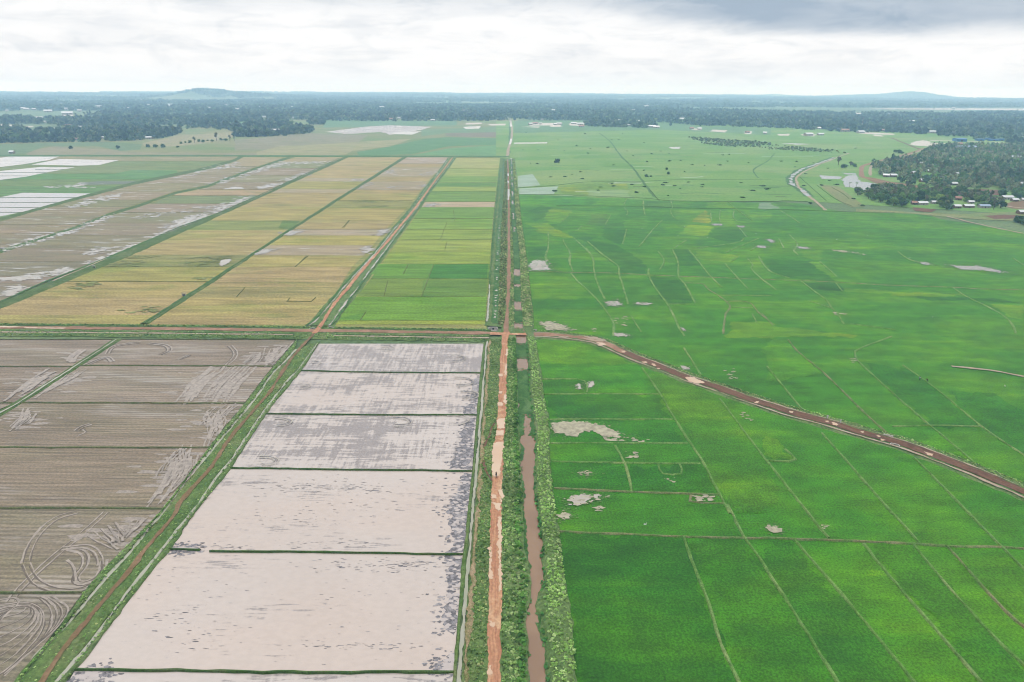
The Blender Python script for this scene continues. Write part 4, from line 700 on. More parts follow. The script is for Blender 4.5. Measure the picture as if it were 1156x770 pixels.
# weeds choking the canal (pools of open water left between)
def between(t0, t1, y0, y1): return None
def canal_part(y0, y1, a, b, z, mat, rg=.5, nm='canal_weeds'):
    """sheet over the canal between photo rows y0..y1, from fraction a to b of its width"""
    Y0, Y1 = G(590, y0)[1], G(590, y1)[1]; A = []; B = []
    for p in wCL:
        if min(Y0, Y1) - 1 <= p.y <= max(Y0, Y1) + 1:
            q = min(wCR, key=lambda r_: abs(r_.y - p.y)); A.append(p.lerp(q, a)); B.append(p.lerp(q, b))
    if len(A) > 1:
        strip(nm, A, B, z, MT[mat], ragA=rg, ragB=rg, step=1.0)
        for a_, b_ in ((A[0], B[0]), (A[-1], B[-1])):
            w_ = (b_ - a_).length; sp_ = 1.2 + .25 * w_; c_ = [a_ + Vector((0, -sp_)), b_ + Vector((0, -sp_)), b_ + Vector((0, sp_)), a_ + Vector((0, sp_))]
            specks(nm, None, int(10 * w_), .5, mat, z + .02, 1.0, None, 0., c_)
canal_part(468, 420, -.1, 1.1, .13, 'weeds'); canal_part(403, 390, -.1, 1.1, .13, 'weeds'); canal_part(490, 466, -.1, .3, .135, 'weeds', .5); canal_part(492, 466, .78, 1.1, .135, 'weeds', .4); canal_part(520, 492, -.05, .12, .135, 'weeds', .3); canal_part(376, 372, .0, 1, .13, 'bank')
canal_part(364, 352, -.1, 1.1, .13, 'weeds'); canal_part(340, 325, -.1, 1.1, .13, 'weeds'); canal_part(320, 312, -.1, 1.1, .13, 'weeds')
for y0, y1 in [(303, 262), (256, 248), (240, 232), (226, 222), (216, 211), (206, 203), (199, 196.5), (193, 191), (188, 186)]: canal_part(y0, y1, -.1, 1.1, .13, 'weeds', .4)
canal_part(303, 180, -.1, .35, .133, 'weeds', .5); canal_part(303, 180, .65, 1.1, .133, 'weeds', .5)
for y0, y1, a, b in [(770, 735, -.05, .08), (770, 690, .9, 1.08), (720, 700, .86, 1.06), (690, 660, .85, 1.08), (640, 600, -.08, .12), (600, 574, -.08, .15), (560, 530, -.05, .14), (690, 676, -.05, .1), (660, 640, .92, 1.1)]: canal_part(y0, y1, a, b, lift('cw', .13, .002), 'weeds', .4)
# left of the upper road: grass, ditch and weedy canal
vl = WS([(547.5, 368), (553.5, 300), (556.5, 251), (560.5, 214), (565, 178)], 200); vr = offs(WS([(571.5, 371), (574, 330), (574.7, 290), (574.4, 250), (574.2, 215), (573.2, 180)], 200), -1.4)
strip('grass_verge', vl, vr, .0, MT['verge'], ragA=.4, ragB=.3, zmid=.47, step=1.5)
ribbon('ditch_water', [(550, 364), (551.5, 345), (552.8, 322)], .9, .58, MT['ditch'], .2); ribbon('ditch_weeds', [(552.8, 322), (556, 280), (559, 245), (565, 190)], 1.2, .585, MT['weeds'], .4)
lc = [(559, 366), (560, 330), (562, 280), (565, 237), (567.5, 208), (568.8, 180)]
ribbon('canal_weeds', lc, 3.4, .575, MT['weeds'], .5, 1.5)
wl = resample(smooth(W(lc)), 5.)
for i in range(0, len(wl) - 1):
    if random.random() < .36: poly('puddle', [wl[i] + Vector((x * random.uniform(.5, 1.2), y * random.uniform(.6, 1.6))) + Vector((random.uniform(-.6, .6), 0)) for x, y in ((-.6, -1), (.6, -1), (.7, 1), (-.5, 1))], lift('lcp', .59, .0006), MT['pond'], None, .25)
# far, straight continuation of the canal and road to the woods
ribbon('dirt_road', [(573, 178), (573.5, 171), (575.5, 163), (577.5, 156), (578, 149), (577.6, 141), (575.3, 132.3)], 5, .25, MT['pale'], .6, 8); ribbon('canal_water', [(576, 163), (577, 157)], 5, .27, MT['pond'], .6, 6); ribbon('canal_water', [(577, 143), (576, 134)], 6, .27, MT['pond'], .8, 8); ribbon('grass_bank', [(574, 178), (575, 160), (575.5, 148), (575, 138)], 4, .24, MT['weeds'], .8, 8)

# ------------------------------------------------------------------ country beyond the bund line at y=176
FAR = 'drypl'
poly('stubble_field', W([(-170, 176), (-170, 150), (0, 151), (150, 149), (300, 138), (420, 128), (585, 130), (585, 176.3)]), -.06, MT['drypl'])
for P, m, c in [(ZA([(120, 322), (240, 300), (480, 310), (560, 325), (1156, 330), (1156, 342), (120, 342)]), go, (158, 152, 118)), (ZA([(-300, 320), (0, 290), (220, 285), (470, 280), (640, 290), (630, 315), (540, 320), (440, 300), (200, 300), (110, 335), (-200, 345)]), go, (118, 144, 100)), (ZA([(640, 285), (800, 250), (1050, 235), (1045, 260), (900, 290), (780, 300), (650, 300)]), go, (168, 162, 122)),
                (ZB([(-100, 272), (250, 240), (500, 250), (430, 300), (380, 318), (-100, 318)]), go, (154, 150, 120)), (ZB([(100, 300), (420, 282), (700, 265), (600, 300), (430, 320), (390, 342), (0, 342), (0, 325)]), go, (170, 166, 122)), (ZB([(600, 300), (760, 265), (860, 258), (1130, 265), (1130, 290), (860, 300), (700, 335), (460, 342), (450, 325)]), go, (102, 148, 92)), (ZB([(700, 340), (860, 310), (1140, 290), (1140, 342)]), go, (116, 164, 104)), (ZB([(850, 240), (1135, 235), (1135, 260), (850, 255)]), go, (142, 134, 112)), (ZB([(740, 225), (1130, 210), (1130, 235), (850, 240), (740, 255)]), go, (122, 152, 106)), (ZB([(300, 180), (900, 185), (900, 205), (300, 215)]), go, (112, 152, 110)),
                (ZA([(0, 150), (330, 148), (330, 160), (0, 168)]), go, (120, 148, 112)), (ZA([(960, 190), (1156, 185), (1156, 212), (1040, 212), (960, 203)]), go, (118, 160, 108)), (ZC([(0, 185), (640, 180), (850, 210), (1156, 220), (1156, 250), (640, 225), (0, 240)]), go, (110, 150, 98))]:
    poly('far_field', W(P), lift('far', -.04, .004), MT[m], c)
for P in [ZB([(310, 235), (500, 210), (600, 205), (790, 212), (700, 235), (600, 248), (560, 235), (400, 245)])]: poly('flooded_paddy', W(P), .03, MT['flood'], (1.05, .5, 0), 3.)
for P in [ZB([(600, 245), (640, 236), (740, 232), (700, 247)]), ZB([(930, 212), (1010, 208), (1000, 220), (940, 222)])]: poly('puddle', W(P), .05, MT['pond'], None, 2.)
for P in [ZC([(0, 283), (150, 282), (150, 287), (0, 288)]), ZC([(700, 303), (750, 302), (745, 312), (705, 310)]), ZD([(235, 430), (330, 436), (325, 448), (245, 446)]), ZD([(335, 452), (350, 440), (370, 430), (400, 430), (420, 458), (505, 470), (490, 492), (440, 497), (400, 489), (350, 482)]), ZD([(60, 285), (130, 287), (200, 290), (130, 293)]), ZD([(345, 420), (400, 422), (400, 428), (350, 426)])]: poly('pond', W(P), lift('pond', .06, .004), MT['pond'], None, 1.2)
for P in [ZD([(640, 290), (655, 280), (700, 272), (735, 278), (730, 300), (660, 296)]), ZD([(735, 283), (850, 290), (840, 300), (735, 302)]), ZD([(150, 245), (220, 246), (215, 256), (160, 252)]), ZD([(45, 245), (100, 243), (100, 252), (50, 252)]), ZD([(410, 235), (480, 238), (570, 243), (570, 248), (480, 246), (415, 242)]), ZD([(480, 248), (520, 250), (520, 256), (480, 254)]), ZC([(70, 198), (130, 195), (210, 195), (210, 205), (70, 207)]), ZC([(160, 200), (210, 192), (215, 212), (165, 212)]), ZC([(250, 196), (320, 195), (320, 208), (250, 206)]), ZC([(30, 212), (120, 210), (110, 216)]), ZC([(1035, 235), (1070, 232), (1070, 245), (1040, 245)]), ZC([(900, 225), (960, 228), (950, 238), (880, 232)]), ZC([(800, 218), (850, 222), (840, 228), (800, 226)]), ZB([(940, 195), (1010, 193), (1010, 200), (940, 202)]), ZB([(1040, 200), (1120, 198), (1120, 206), (1050, 206)]), ZA([(0, 200), (60, 203), (60, 209), (0, 208)]), ZA([(60, 207), (110, 210), (150, 208), (150, 214), (70, 215)]), ZA([(230, 223), (280, 224), (280, 230), (235, 230)]), ZA([(280, 154), (330, 154), (330, 163), (280, 163)])]: poly('bare_sand', W(P), lift('sand', .08, .004), MT['sand'], None, 2.2)
ribbon('dirt_road', ZD([(735, 274), (850, 276), (1000, 281), (1156, 294), (1400, 312)]), 14, .18, MT['sand'], 1.5, 10)
ribbon('dirt_road', ZD([(560, 262), (640, 295), (690, 315)]), 6, .17, MT['brown'], 1, 8)
ribbon('dirt_road', ZD([(715, 308), (660, 325), (590, 345), (520, 362), (470, 375), (430, 390), (424, 410), (426, 432), (440, 442), (500, 455), (560, 466), (640, 476), (720, 487), (800, 490)]), 7, .2, MT['path2'], 1.0, 6); ribbon('dirt_road', ZD([(715, 312), (600, 350), (500, 375), (468, 390), (464, 432)]), 4, .215, MT['pale'], .6, 6)
poly('bare_earth', W(ZD([(780, 490), (850, 495), (940, 492), (1050, 496), (1045, 520), (900, 520), (790, 512)])), .12, MT['brown']); poly('bare_earth', W(ZD([(420, 435), (470, 440), (560, 460), (700, 478), (700, 495), (520, 480)])), .125, MT['path'])
poly('bare_earth', W(ZD([(980, 612), (1070, 608), (1140, 612), (1130, 625), (1020, 628)])), .13, MT['brown'], None, 1.); poly('bare_earth', W(ZD([(1040, 560), (1160, 545), (1300, 560), (1300, 590), (1100, 580)])), .135, MT['path'], None, 1.); ribbon('footpath', ZD([(1050, 562), (1120, 575), (1300, 590)]), 4, .16, MT['pale'], .5)
poly('pasture', W(ZD([(400, 580), (680, 598), (850, 606), (1100, 596), (1300, 590), (1300, 640), (1000, 632), (800, 618), (660, 604), (400, 596)])), .09, MT['drypl']); poly('bare_earth', W(ZD([(660, 575), (760, 585), (740, 597), (660, 590)])), .14, MT['brown'], None, 1.)
poly('pasture', W(ZD([(230, 470), (320, 480), (400, 540), (440, 570), (380, 575), (330, 550)])), .095, MT['drypl']); 
strm = ZD([(300, 350), (250, 370), (200, 388), (160, 402), (125, 425), (106, 447), (110, 468), (130, 480), (150, 490), (170, 508), (190, 525)]); ribbon('grass_bank', strm, 12, .10, MT['weeds'], 1.2, 6)
strmw = resample(smooth(W(strm)), 6.)
for i in range(0, len(strmw) - 3, 5): ribbon('stream_water', strmw[i:i + 5], 5, lift('sw', .15, .003), MT['pond'], 1.0, 4, True)
ribbon('dirt_road', ZD([(370, 330), (300, 356), (200, 398), (150, 425), (132, 455), (160, 505), (215, 545), (262, 588)]), 3.2, .2, MT['pale'], .8, 6)
# the lake
poly('lake', W([(960, 123.4), (1010, 122.3), (1100, 122.3), (1400, 124.6), (1400, 127.5), (1160, 124.9), (1080, 124.2)]), 1.2, MT['pond'])

# ------------------------------------------------------------------ vegetation helpers
def quads_mesh(name, V, Q, tint=None, mat=None):
    """fast mesh from an (n,3) vertex array and an (m,4) quad array"""
    V = np.asarray(V, np.float32); Q = np.asarray(Q, np.int32)
    me = bpy.data.meshes.new(name); me.vertices.add(len(V)); me.vertices.foreach_set('co', V.ravel())
    me.loops.add(Q.size); me.loops.foreach_set('vertex_index', Q.ravel()); me.polygons.add(len(Q)); me.polygons.foreach_set('loop_start', np.arange(0, Q.size, 4, dtype=np.int32))
    if tint is not None:
        a = me.attributes.new('tint', 'FLOAT_COLOR', 'POINT'); a.data.foreach_set('color', np.concatenate([tint, np.ones((len(V), 1))], 1).astype(np.float32).ravel())
    me.update(calc_edges=True); me.validate()
    if mat: me.materials.append(mat)
    return me
def leaf_quads(centres, size, flat=.5, up=.6):
    n = len(centres); a = rng.normal(size=(n, 3)); a /= np.linalg.norm(a, axis=1, keepdims=True)
    nrm = rng.normal(size=(n, 3)) * np.array([1, 1, flat]) + np.array([0, 0, up]); nrm /= np.linalg.norm(nrm, axis=1, keepdims=True)
    u = np.cross(nrm, a); u /= np.linalg.norm(u, axis=1, keepdims=True) + 1e-6; w = np.cross(nrm, u)
    s = size * rng.uniform(.6, 1.4, (n, 1)); s2 = s * rng.uniform(.5, 1., (n, 1))
    V = np.stack([centres - u * s - w * s2, centres + u * s - w * s2, centres + u * s + w * s2, centres - u * s + w * s2], 1).reshape(-1, 3)
    return V, np.arange(4 * n).reshape(-1, 4)
def crown(h, r, n, size, lobes=7, low=.3, tall=False):
    """points of a crown: several uneven lobes, hollow towards the middle"""
    L = []
    for i in range(lobes):
        a = 2 * math.pi * i / lobes + random.uniform(-.6, .6); q = r * random.uniform(.25, .75) * (0 if i == 0 else 1)
        z = h * random.uniform(low + .15, .82) if not tall else h * (low + .15 + (.9 - low - .2) * i / lobes)
        if i == 0: z = h * .8
        L.append((q * math.cos(a) * (.7 if tall else 1), q * math.sin(a) * (.7 if tall else 1), z, r * random.uniform(.38, .62)))
    C = []; T = []
    for i in range(n):
        x, y, z, s = random.choice(L); d = rng.normal(size=3); d /= np.linalg.norm(d); d *= s * random.uniform(.55, 1.08); d[2] *= .75
        C.append((x + d[0], y + d[1], max(h * low * .7, z + d[2]))); T.append(random.uniform(.62, 1.4) * (1.1 if random.random() < .2 else 1))
    V, Q = leaf_quads(np.array(C), size); T = np.repeat(np.array(T), 4)[:, None] * np.array([[1., 1., 1.]]); T[:, 0] *= np.repeat(rng.uniform(.85, 1.2, n), 4)
    return V, Q, T, L
def tube(path, rad, seg=6, cap=True):
    v = []; f = []; n = len(path); P = [Vector(p) for p in path]
    for i in range(n):
        t = (P[min(i + 1, n - 1)] - P[max(0, i - 1)]).normalized(); a = Vector((0, 0, 1)) if abs(t.z) < .9 else Vector((1, 0, 0)); u = t.cross(a).normalized(); w = t.cross(u)
        for s in range(seg): an = 2 * math.pi * s / seg; v.append(P[i] + (u * math.cos(an) + w * math.sin(an)) * rad[i])
    for i in range(n - 1):
        for s in range(seg): f.append((i * seg + s, i * seg + (s + 1) % seg, (i + 1) * seg + (s + 1) % seg, (i + 1) * seg + s))
    if cap: f.append(tuple(range(seg))[::-1]); f.append(tuple((n - 1) * seg + s for s in range(seg)))
    return v, f
def join(parts):
    V = []; Fc = []
    for v, f in parts:
        b = len(V); V += list(v); Fc += [tuple(i + b for i in q) for q in f]
    return V, Fc
def trunk_mesh(h, r, L, low=.3):
    parts = [tube([(0, 0, -.3), (.05 * r, 0, h * low * .6), (.1 * r, .05 * r, h * low), (0, 0, h * .72)], [.045 * h * .8, .03 * h, .024 * h, .008 * h], 6)]
    for x, y, z, s in L[1:5]: parts.append(tube([(.06 * r, .03 * r, h * low * .85), (x * .5, y * .5, (h * low + z) * .5), (x, y, z)], [.018 * h, .013 * h, .006 * h], 5))
    return mesh('trunk', *join(parts))
PROTO = []
for kind, h, r, n, sz, lb, low, tall in [('broad', 9, 5.2, 330, .62, 8, .22, False), ('broad', 7.5, 4.6, 300, .6, 7, .18, False), ('broad', 10.5, 5.4, 360, .66, 9, .25, False), ('tall', 13, 3.2, 300, .55, 8, .3, True), ('tall', 11.5, 2.9, 260, .5, 7, .32, True), ('low', 5, 3.6, 240, .5, 6, .08, False), ('low', 4.2, 3.4, 220, .5, 6, .05, False), ('palm', 8, 3, 0, .5, 0, .7, False)]:
    if kind == 'palm':
        V = []; Q = []; T = []
        for i in range(16):
            a = 2 * math.pi * i / 16 + random.uniform(-.2, .2); e0 = random.uniform(-.3, 1.1); p = np.array([0., 0., h * .92]); d = np.array([math.cos(a), math.sin(a), 0])
            for s in range(4):
                e = e0 - s * .55; q = p + d * .85 * math.cos(e) + np.array([0, 0, .85 * math.sin(e)]); sd = np.array([-d[1], d[0], 0]) * (.42 - .09 * s)
                b = len(V); V += [p - sd, p + sd, q + sd * .8, q - sd * .8]; Q.append((b, b + 1, b + 2, b + 3)); T += [[random.uniform(.7, 1.3)] * 3] * 4; p = q
        cm = quads_mesh('crown', np.array(V), np.array(Q), np.array(T), MT['leaf']); tm = mesh('trunk', *tube([(0, 0, -.3), (.1, 0, h * .3), (.25, .1, h * .6), (0, 0, h * .93)], [.24, .18, .15, .13], 7))
    else:
        V, Q, T, L = crown(h, r, n, sz, lb, low, tall); cm = quads_mesh('crown', V, Q, T, MT['leaf']); tm = trunk_mesh(h, r, L, low)
    tm.materials.append(MT['bark']); PROTO.append((kind, cm, tm))
TREE = {'broad': (0, 1, 2), 'tall': (3, 4), 'low': (5, 6), 'palm': (7,)}
DK, MD, GY, YG = base((72, 106, 66)), base((96, 132, 76)), base((130, 140, 106)), base((124, 156, 84))
def tree(x, y, kind, colr, label, group, s=1., z=-.1, cat='tree'):
    i = random.choice(TREE[kind]); nm = {'broad': 'broad_tree', 'tall': 'tall_tree', 'low': 'bushy_tree', 'palm': 'palm_tree'}[kind]
    e = bpy.data.objects.new(nm, None); COL.objects.link(e); e.location = (x, y, z); e.rotation_euler = (0, 0, random.uniform(0, 6.28)); e.empty_display_size = .5
    q = s * random.uniform(.85, 1.15); e.scale = (q * random.uniform(.9, 1.1), q, q * random.uniform(.9, 1.1)); tag(e, label, cat, group)
    for m, n2 in ((PROTO[i][1], 'crown'), (PROTO[i][2], 'trunk')):
        o = bpy.data.objects.new(n2, m); COL.objects.link(o); o.parent = e
        if n2 == 'crown': f = random.uniform(1.0, 2.0); o.color = (colr[0] * f * random.uniform(.9, 1.12), colr[1] * f, colr[2] * f, 1)
    return e
def inpoly(P, X, Y):
    c = np.zeros(len(X), bool); j = len(P) - 1
    for i in range(len(P)):
        a, b = P[i], P[j]; k = ((a.y > Y) != (b.y > Y)) & (X < (b.x - a.x) * (Y - a.y) / (b.y - a.y + 1e-12) + a.x); c ^= k; j = i
    return c
def fill(P, spacing, gap=0., gs=90.):
    """jittered grid of points inside a world polygon, thinned where the wood has gaps"""
    x0, x1 = min(p.x for p in P), max(p.x for p in P); y0, y1 = min(p.y for p in P), max(p.y for p in P)
    X, Y = np.meshgrid(np.arange(x0, x1, spacing), np.arange(y0, y1, spacing)); X, Y = X.ravel(), Y.ravel()
    X = X + rng.uniform(-.6, .6, len(X)) * spacing; Y = Y + rng.uniform(-.6, .6, len(Y)) * spacing; k = inpoly(P, X, Y)
    if gap:
        q = np.sin(X / gs + 1.7 * np.sin(Y / gs * .8)) + np.sin(Y / gs * 1.3 + 2 * np.sin(X / gs * .6 + 1)) + .7 * np.sin((X + Y) / gs * 2.3)
        k &= (q + rng.normal(0, .5, len(X))) > -2.2 + gap * 2
    return X[k], Y[k]
HOUSE = []                                    # world positions kept clear of trees
def clear(X, Y, r=9, front=24):
    k = np.ones(len(X), bool)
    for hx, hy, w in HOUSE:
        d = math.hypot(hx, hy); ux, uy = hx / d, hy / d; a = (X - hx) * ux + (Y - hy) * uy; b = (X - hx) * uy - (Y - hy) * ux
        f = front * max(1, d / 900)
        k &= ~((np.abs(b) < w * .62 + 1.5) & (a > -f) & (a < w * .6 + 2))
    return k
def merged(name, X, Y, protos, smin, smax, cols, z=None, label='', cat='trees', ps=1.):
    """many small plants as one mesh"""
    VV, QQ, TT = [], [], []; nb = 0; pick = rng.integers(0, len(protos), len(X)); ci = rng.integers(0, len(cols), len(X)); cols = np.array(cols)
    Z = np.zeros(len(X)) if z is None else z
    for p, (V, Q, T) in enumerate(protos):
        k = np.where(pick == p)[0]
        if not len(k): continue
        a = rng.uniform(0, 6.28, len(k)); s = rng.uniform(smin, smax, len(k)); c, sn = np.cos(a) * s, np.sin(a) * s; zz = s * rng.uniform(.8, 1.2, len(k))
        v = np.empty((len(k), len(V), 3), np.float32); v[..., 0] = V[None, :, 0] * c[:, None] - V[None, :, 1] * sn[:, None] + X[k][:, None]; v[..., 1] = V[None, :, 0] * sn[:, None] + V[None, :, 1] * c[:, None] + Y[k][:, None]; v[..., 2] = V[None, :, 2] * zz[:, None] + Z[k][:, None]
        ph = np.sin(X[k] * ps / 61 + 1.3 * np.sin(Y[k] * ps / 83)) + np.sin(Y[k] * ps / 57 + 1.7 * np.sin(X[k] * ps / 97 + 2)); t = T[None] * cols[ci[k]][:, None, :] * (rng.uniform(.7, 1.35, (len(k), 1, 1)) * (1 + .16 * ph[:, None, None]))
        VV.append(v.reshape(-1, 3)); TT.append(t.reshape(-1, 3)); QQ.append((Q[None] + (np.arange(len(k)) * len(V))[:, None, None] + nb).reshape(-1, 4)); nb += len(k) * len(V)
    if not VV: return
    o = link(name, quads_mesh(name, np.concatenate(VV), np.concatenate(QQ), np.concatenate(TT), MT['leaf']), None, None, 'stuff'); tag(o, label, cat); return o
def lowcrown(h, r, n, size, lobes=4):
    V, Q, T, L = crown(h, r, n, size, lobes, .1); return V, Q, T

# ------------------------------------------------------------------ houses
def boxm(x0, x1, y0, y1, z0, z1):
    v = [(x0, y0, z0), (x1, y0, z0), (x1, y1, z0), (x0, y1, z0), (x0, y0, z1), (x1, y0, z1), (x1, y1, z1), (x0, y1, z1)]
    return v, [(3, 2, 1, 0), (4, 5, 6, 7), (0, 1, 5, 4), (1, 2, 6, 5), (2, 3, 7, 6), (3, 0, 4, 7)]
def gable_body(w, d, h, rh): 
    v = [(-w/2, -d/2, -.3), (w/2, -d/2, -.3), (w/2, d/2, -.3), (-w/2, d/2, -.3), (-w/2, -d/2, h), (w/2, -d/2, h), (w/2, d/2, h), (-w/2, d/2, h), (-w/2, 0, h + rh), (w/2, 0, h + rh)]
    return v, [(0, 1, 5, 4), (2, 3, 7, 6), (1, 2, 6, 9, 5), (3, 0, 4, 8, 7), (3, 2, 1, 0), (4, 5, 9, 8), (6, 7, 8, 9)]
def gable_roof(w, d, h, rh, o=.5, t=.12):
    X = w/2 + o; k = rh / (d/2); ye = d/2 + o; ze = h - k * o; v = []
    for x in (-X, X): v += [(x, -ye, ze + .03), (x, 0, h + rh + .03), (x, ye, ze + .03), (x, -ye, ze + t + .03), (x, 0, h + rh + t + .05), (x, ye, ze + t + .03)]
    return v, [(0, 6, 7, 1), (1, 7, 8, 2), (3, 4, 10, 9), (4, 5, 11, 10), (0, 1, 4, 3), (1, 2, 5, 4), (6, 9, 10, 7), (7, 10, 11, 8), (0, 3, 9, 6), (2, 8, 11, 5)]
HM = {}
for key, (w, d, h, rh) in dict(small=(7, 5.5, 2.4, 1.4), long=(12, 6.5, 2.6, 1.6), hut=(5, 4.5, 2.1, 1.5)).items():
    parts = {'wall': gable_body(w, d, h, rh), 'roof': gable_roof(w, d, h, rh), 'door': boxm(-.5, .5, -d/2 - .06, -d/2 + .02, -.1, 1.95)}
    wn = [boxm(sx * w * .3 - .5, sx * w * .3 + .5, -d/2 - .05, -d/2 + .02, .95, 1.75) for sx in (-1, 1)]
    HM[key] = {k: mesh(k, *p) for k, p in parts.items()}; HM[key]['window'] = [mesh('window', *p) for p in wn]
def house(px, py, key='small', roof='tin', wall='wallm', label='', group=None, s=1., rz=None, name='house'):
    x, y = G(px, py); w = {'small': 7, 'long': 12, 'hut': 5}[key] * s; HOUSE.append((x, y, w))
    e = bpy.data.objects.new(name, None); COL.objects.link(e); e.location = (x, y, 0 if y < 3000 else float(height(x, y))); e.scale = (s, s, s); e.rotation_euler = (0, 0, random.uniform(-.5, .5) if rz is None else rz); tag(e, label, 'house', group)
    for k in ('wall', 'roof', 'door', 'window'):
        for m in (HM[key][k] if k == 'window' else [HM[key][k]]):
            o = bpy.data.objects.new(k, m); COL.objects.link(o); o.parent = e
            if not m.materials: m.materials.append(None)
            o.material_slots[0].link = 'OBJECT'; o.material_slots[0].material = MT[roof if k == 'roof' else wall if k == 'wall' else 'dark']
    return e
gh = 'houses in the village grove'
for (zx, zy), key, roof, lab, s in [
    ((697, 562), 'long', 'tin', 'white iron-roofed house at the left end of the tree belt edge by the rice', .85), ((748, 557), 'small', 'tin', 'white-roofed hut just right of the leftmost white-roofed house in the tree belt', .8),
    ((853, 577), 'small', 'tin', 'small white-roofed house at the front edge of the belt, left of a long double roof', .95), ((905, 575), 'long', 'tin', 'long white roof at the front edge of the belt beside the bluish roof', .8),
    ((975, 576), 'long', 'tinblue', 'house with a pale blue-grey roof at the front edge of the tree belt', .85), ((915, 556), 'small', 'tin', 'white-roofed house set back in the trees behind the long white roof', .8),
    ((660, 561), 'hut', 'tinrust', 'small rust-red roofed hut at the left end of the tree belt', 1.), ((1078, 537), 'long', 'tin', 'big pale roofed house under the tree at the right, beside the bare earth yard', .95),
    ((1112, 547), 'small', 'tin', 'whitish roof just right of the big pale house on the bare yard', .9), ((1150, 603), 'long', 'tin', 'bright white roof at the right edge of the picture above the dark bushes', .9), ((1156, 546), 'small', 'tin', 'white roof cut by the right edge of the picture beside the yard', .9),
    ((840, 474), 'small', 'tin', 'lone bright roof at the lower edge of the main grove above the bare field', 1.), ((795, 340), 'small', 'tin', 'bright roof high up in the main grove, right of the road bend', 1.2)]:
    house(*ZD([(zx, zy)])[0], key, roof, 'wallw' if random.random() < .4 else 'wallm', lab, gh, s, 0.15 * random.uniform(-1, 1))
for zx, zy, key, roof in [(755, 360, 'long', 'tinrust'), (535, 437, 'small', 'tin'), (567, 437, 'small', 'tin'), (700, 460, 'small', 'tin'), (570, 405, 'hut', 'tin')]: house(*ZD([(zx, zy)])[0], key, roof, 'wallm', 'small tin-roofed house half hidden among the trees of the main grove', gh, 1.1)
for zx, zy, key in [(160, 295, 'small'), (233, 312, 'hut'), (670, 292, 'small'), (610, 207, 'small'), (655, 212, 'small'), (840, 250, 'long'), (97, 362, 'hut'), (215, 350, 'hut'), (410, 372, 'hut'), (880, 445, 'small'), (420, 550, 'hut')]: house(*ZV([(zx, zy)])[0], key, random.choice(('tin', 'tin', 'tinrust')), 'wallm', 'small tin-roofed house half hidden among the trees of the main grove', gh, 1.15)
for zx, zy, key in [(440, 180, 'long'), (515, 180, 'long'), (415, 155, 'long')]: house(*ZV([(zx, zy)])[0], key, 'tinblue' if zx > 430 else 'tinrust', 'wallw', {440: 'pale blue roof at the upper edge of the grove below the blue shed', 515: 'longer pale blue roof right of another one, at the upper edge of the grove', 415: 'rust-red roofed house in front of the big blue shed'}[zx], gh, 1.5, .1)
gl = 'houses among the far trees on the left'
for zx, zy, key, s in [(305, 158, 'long', 3.0), (178, 175, 'long', 1.6), (205, 193, 'long', 1.3), (345, 272, 'small', 1.3), (390, 235, 'small', 1.3), (675, 266, 'long', 1.3), (460, 264, 'small', 1.2), (310, 210, 'long', 1.4), (360, 216, 'long', 1.2), (240, 225, 'long', 1.3), (330, 240, 'small', 1.2), (150, 232, 'small', 1.), (55, 332, 'hut', 1.4)]:
    house(*ZA([(zx, zy)])[0], key, 'tinrust' if zx in (345, 390, 310) else 'tin', 'wallw', 'long bright white roof in the far field left of the wood' if zx == 305 else 'tiny white hut beside the white flooded fields' if zx == 55 else 'small house with a metal roof among the far trees on the left', None if zx in (305, 55) else gl, s)
gf = 'houses scattered in the far woods'
for zz, L in ((ZB, [(605, 181), (85, 232), (790, 185), (165, 174), (35, 170), (480, 150), (690, 145), (640, 175), (930, 140)]), (ZC, [(75, 203), (95, 200), (120, 201), (185, 203), (205, 202), (270, 200), (300, 203), (305, 213), (425, 186), (480, 186), (560, 190), (610, 178), (622, 215), (640, 217), (520, 208), (800, 223), (835, 225), (1050, 240), (1130, 243), (755, 181), (925, 183), (130, 182), (270, 120), (380, 160), (880, 160), (1010, 170)]), (ZD, [(185, 252), (240, 250), (350, 234), (420, 240), (520, 232), (410, 157), (545, 160), (150, 190), (740, 240), (235, 222), (655, 192)])):
    for q in L: house(*zz([q])[0], random.choice(('small', 'long')), random.choice(('tin', 'tin', 'tin', 'tinrust')), 'wallw', 'tiny pale roofed house far off at the edge of the woods', gf, random.uniform(1.3, 1.9))
# speckle of houses towards the horizon
for i in range(46):
    px = random.choice((random.uniform(10, 330), random.uniform(0, 1150))); house(px, random.uniform(113, 127), random.choice(('small', 'long')), 'tin', 'wallw', 'pale speck of a house in the hazy country near the horizon', 'far houses near the horizon', random.uniform(1.6, 2.6))
# big blue shed and blue roofs near it
def shed(px, py, w, d, h, lab):
    x, y = G(px, py); HOUSE.append((x, y, w)); e = bpy.data.objects.new('industrial_shed', None); COL.objects.link(e); e.location = (x, y, 0); e.rotation_euler = (0, 0, -.12); tag(e, lab, 'shed', 'blue sheds by the far road')
    for nm, p, m in (('wall', gable_body(w, d, h, h * .22), 'blue'), ('roof', gable_roof(w, d, h, h * .22, .8, .2), 'blue'), ('door', boxm(-2.2, 2.2, -d/2 - .1, -d/2 + .05, -.1, min(4.2, h * .6)), 'dark')):
        link(nm, mesh(nm, *p), MT[m], e)
shed(*ZD([(865, 277)])[0], 22, 24, 6, 'big square blue shed beside the pale road at the edge of the far wood')
for q, w, lab in [((955, 274), 16, 'low blue-roofed building right of the big blue shed, first of the row'), ((985, 270), 12, 'low blue roof in the middle of the row right of the big shed'), ((1015, 275), 18, 'longer blue roof towards the right end of the row by the pale road'), ((1050, 274), 14, 'blue roof at the right end of the row by the pale road')]: shed(*ZD([q])[0], w, 14, 3.6, lab)
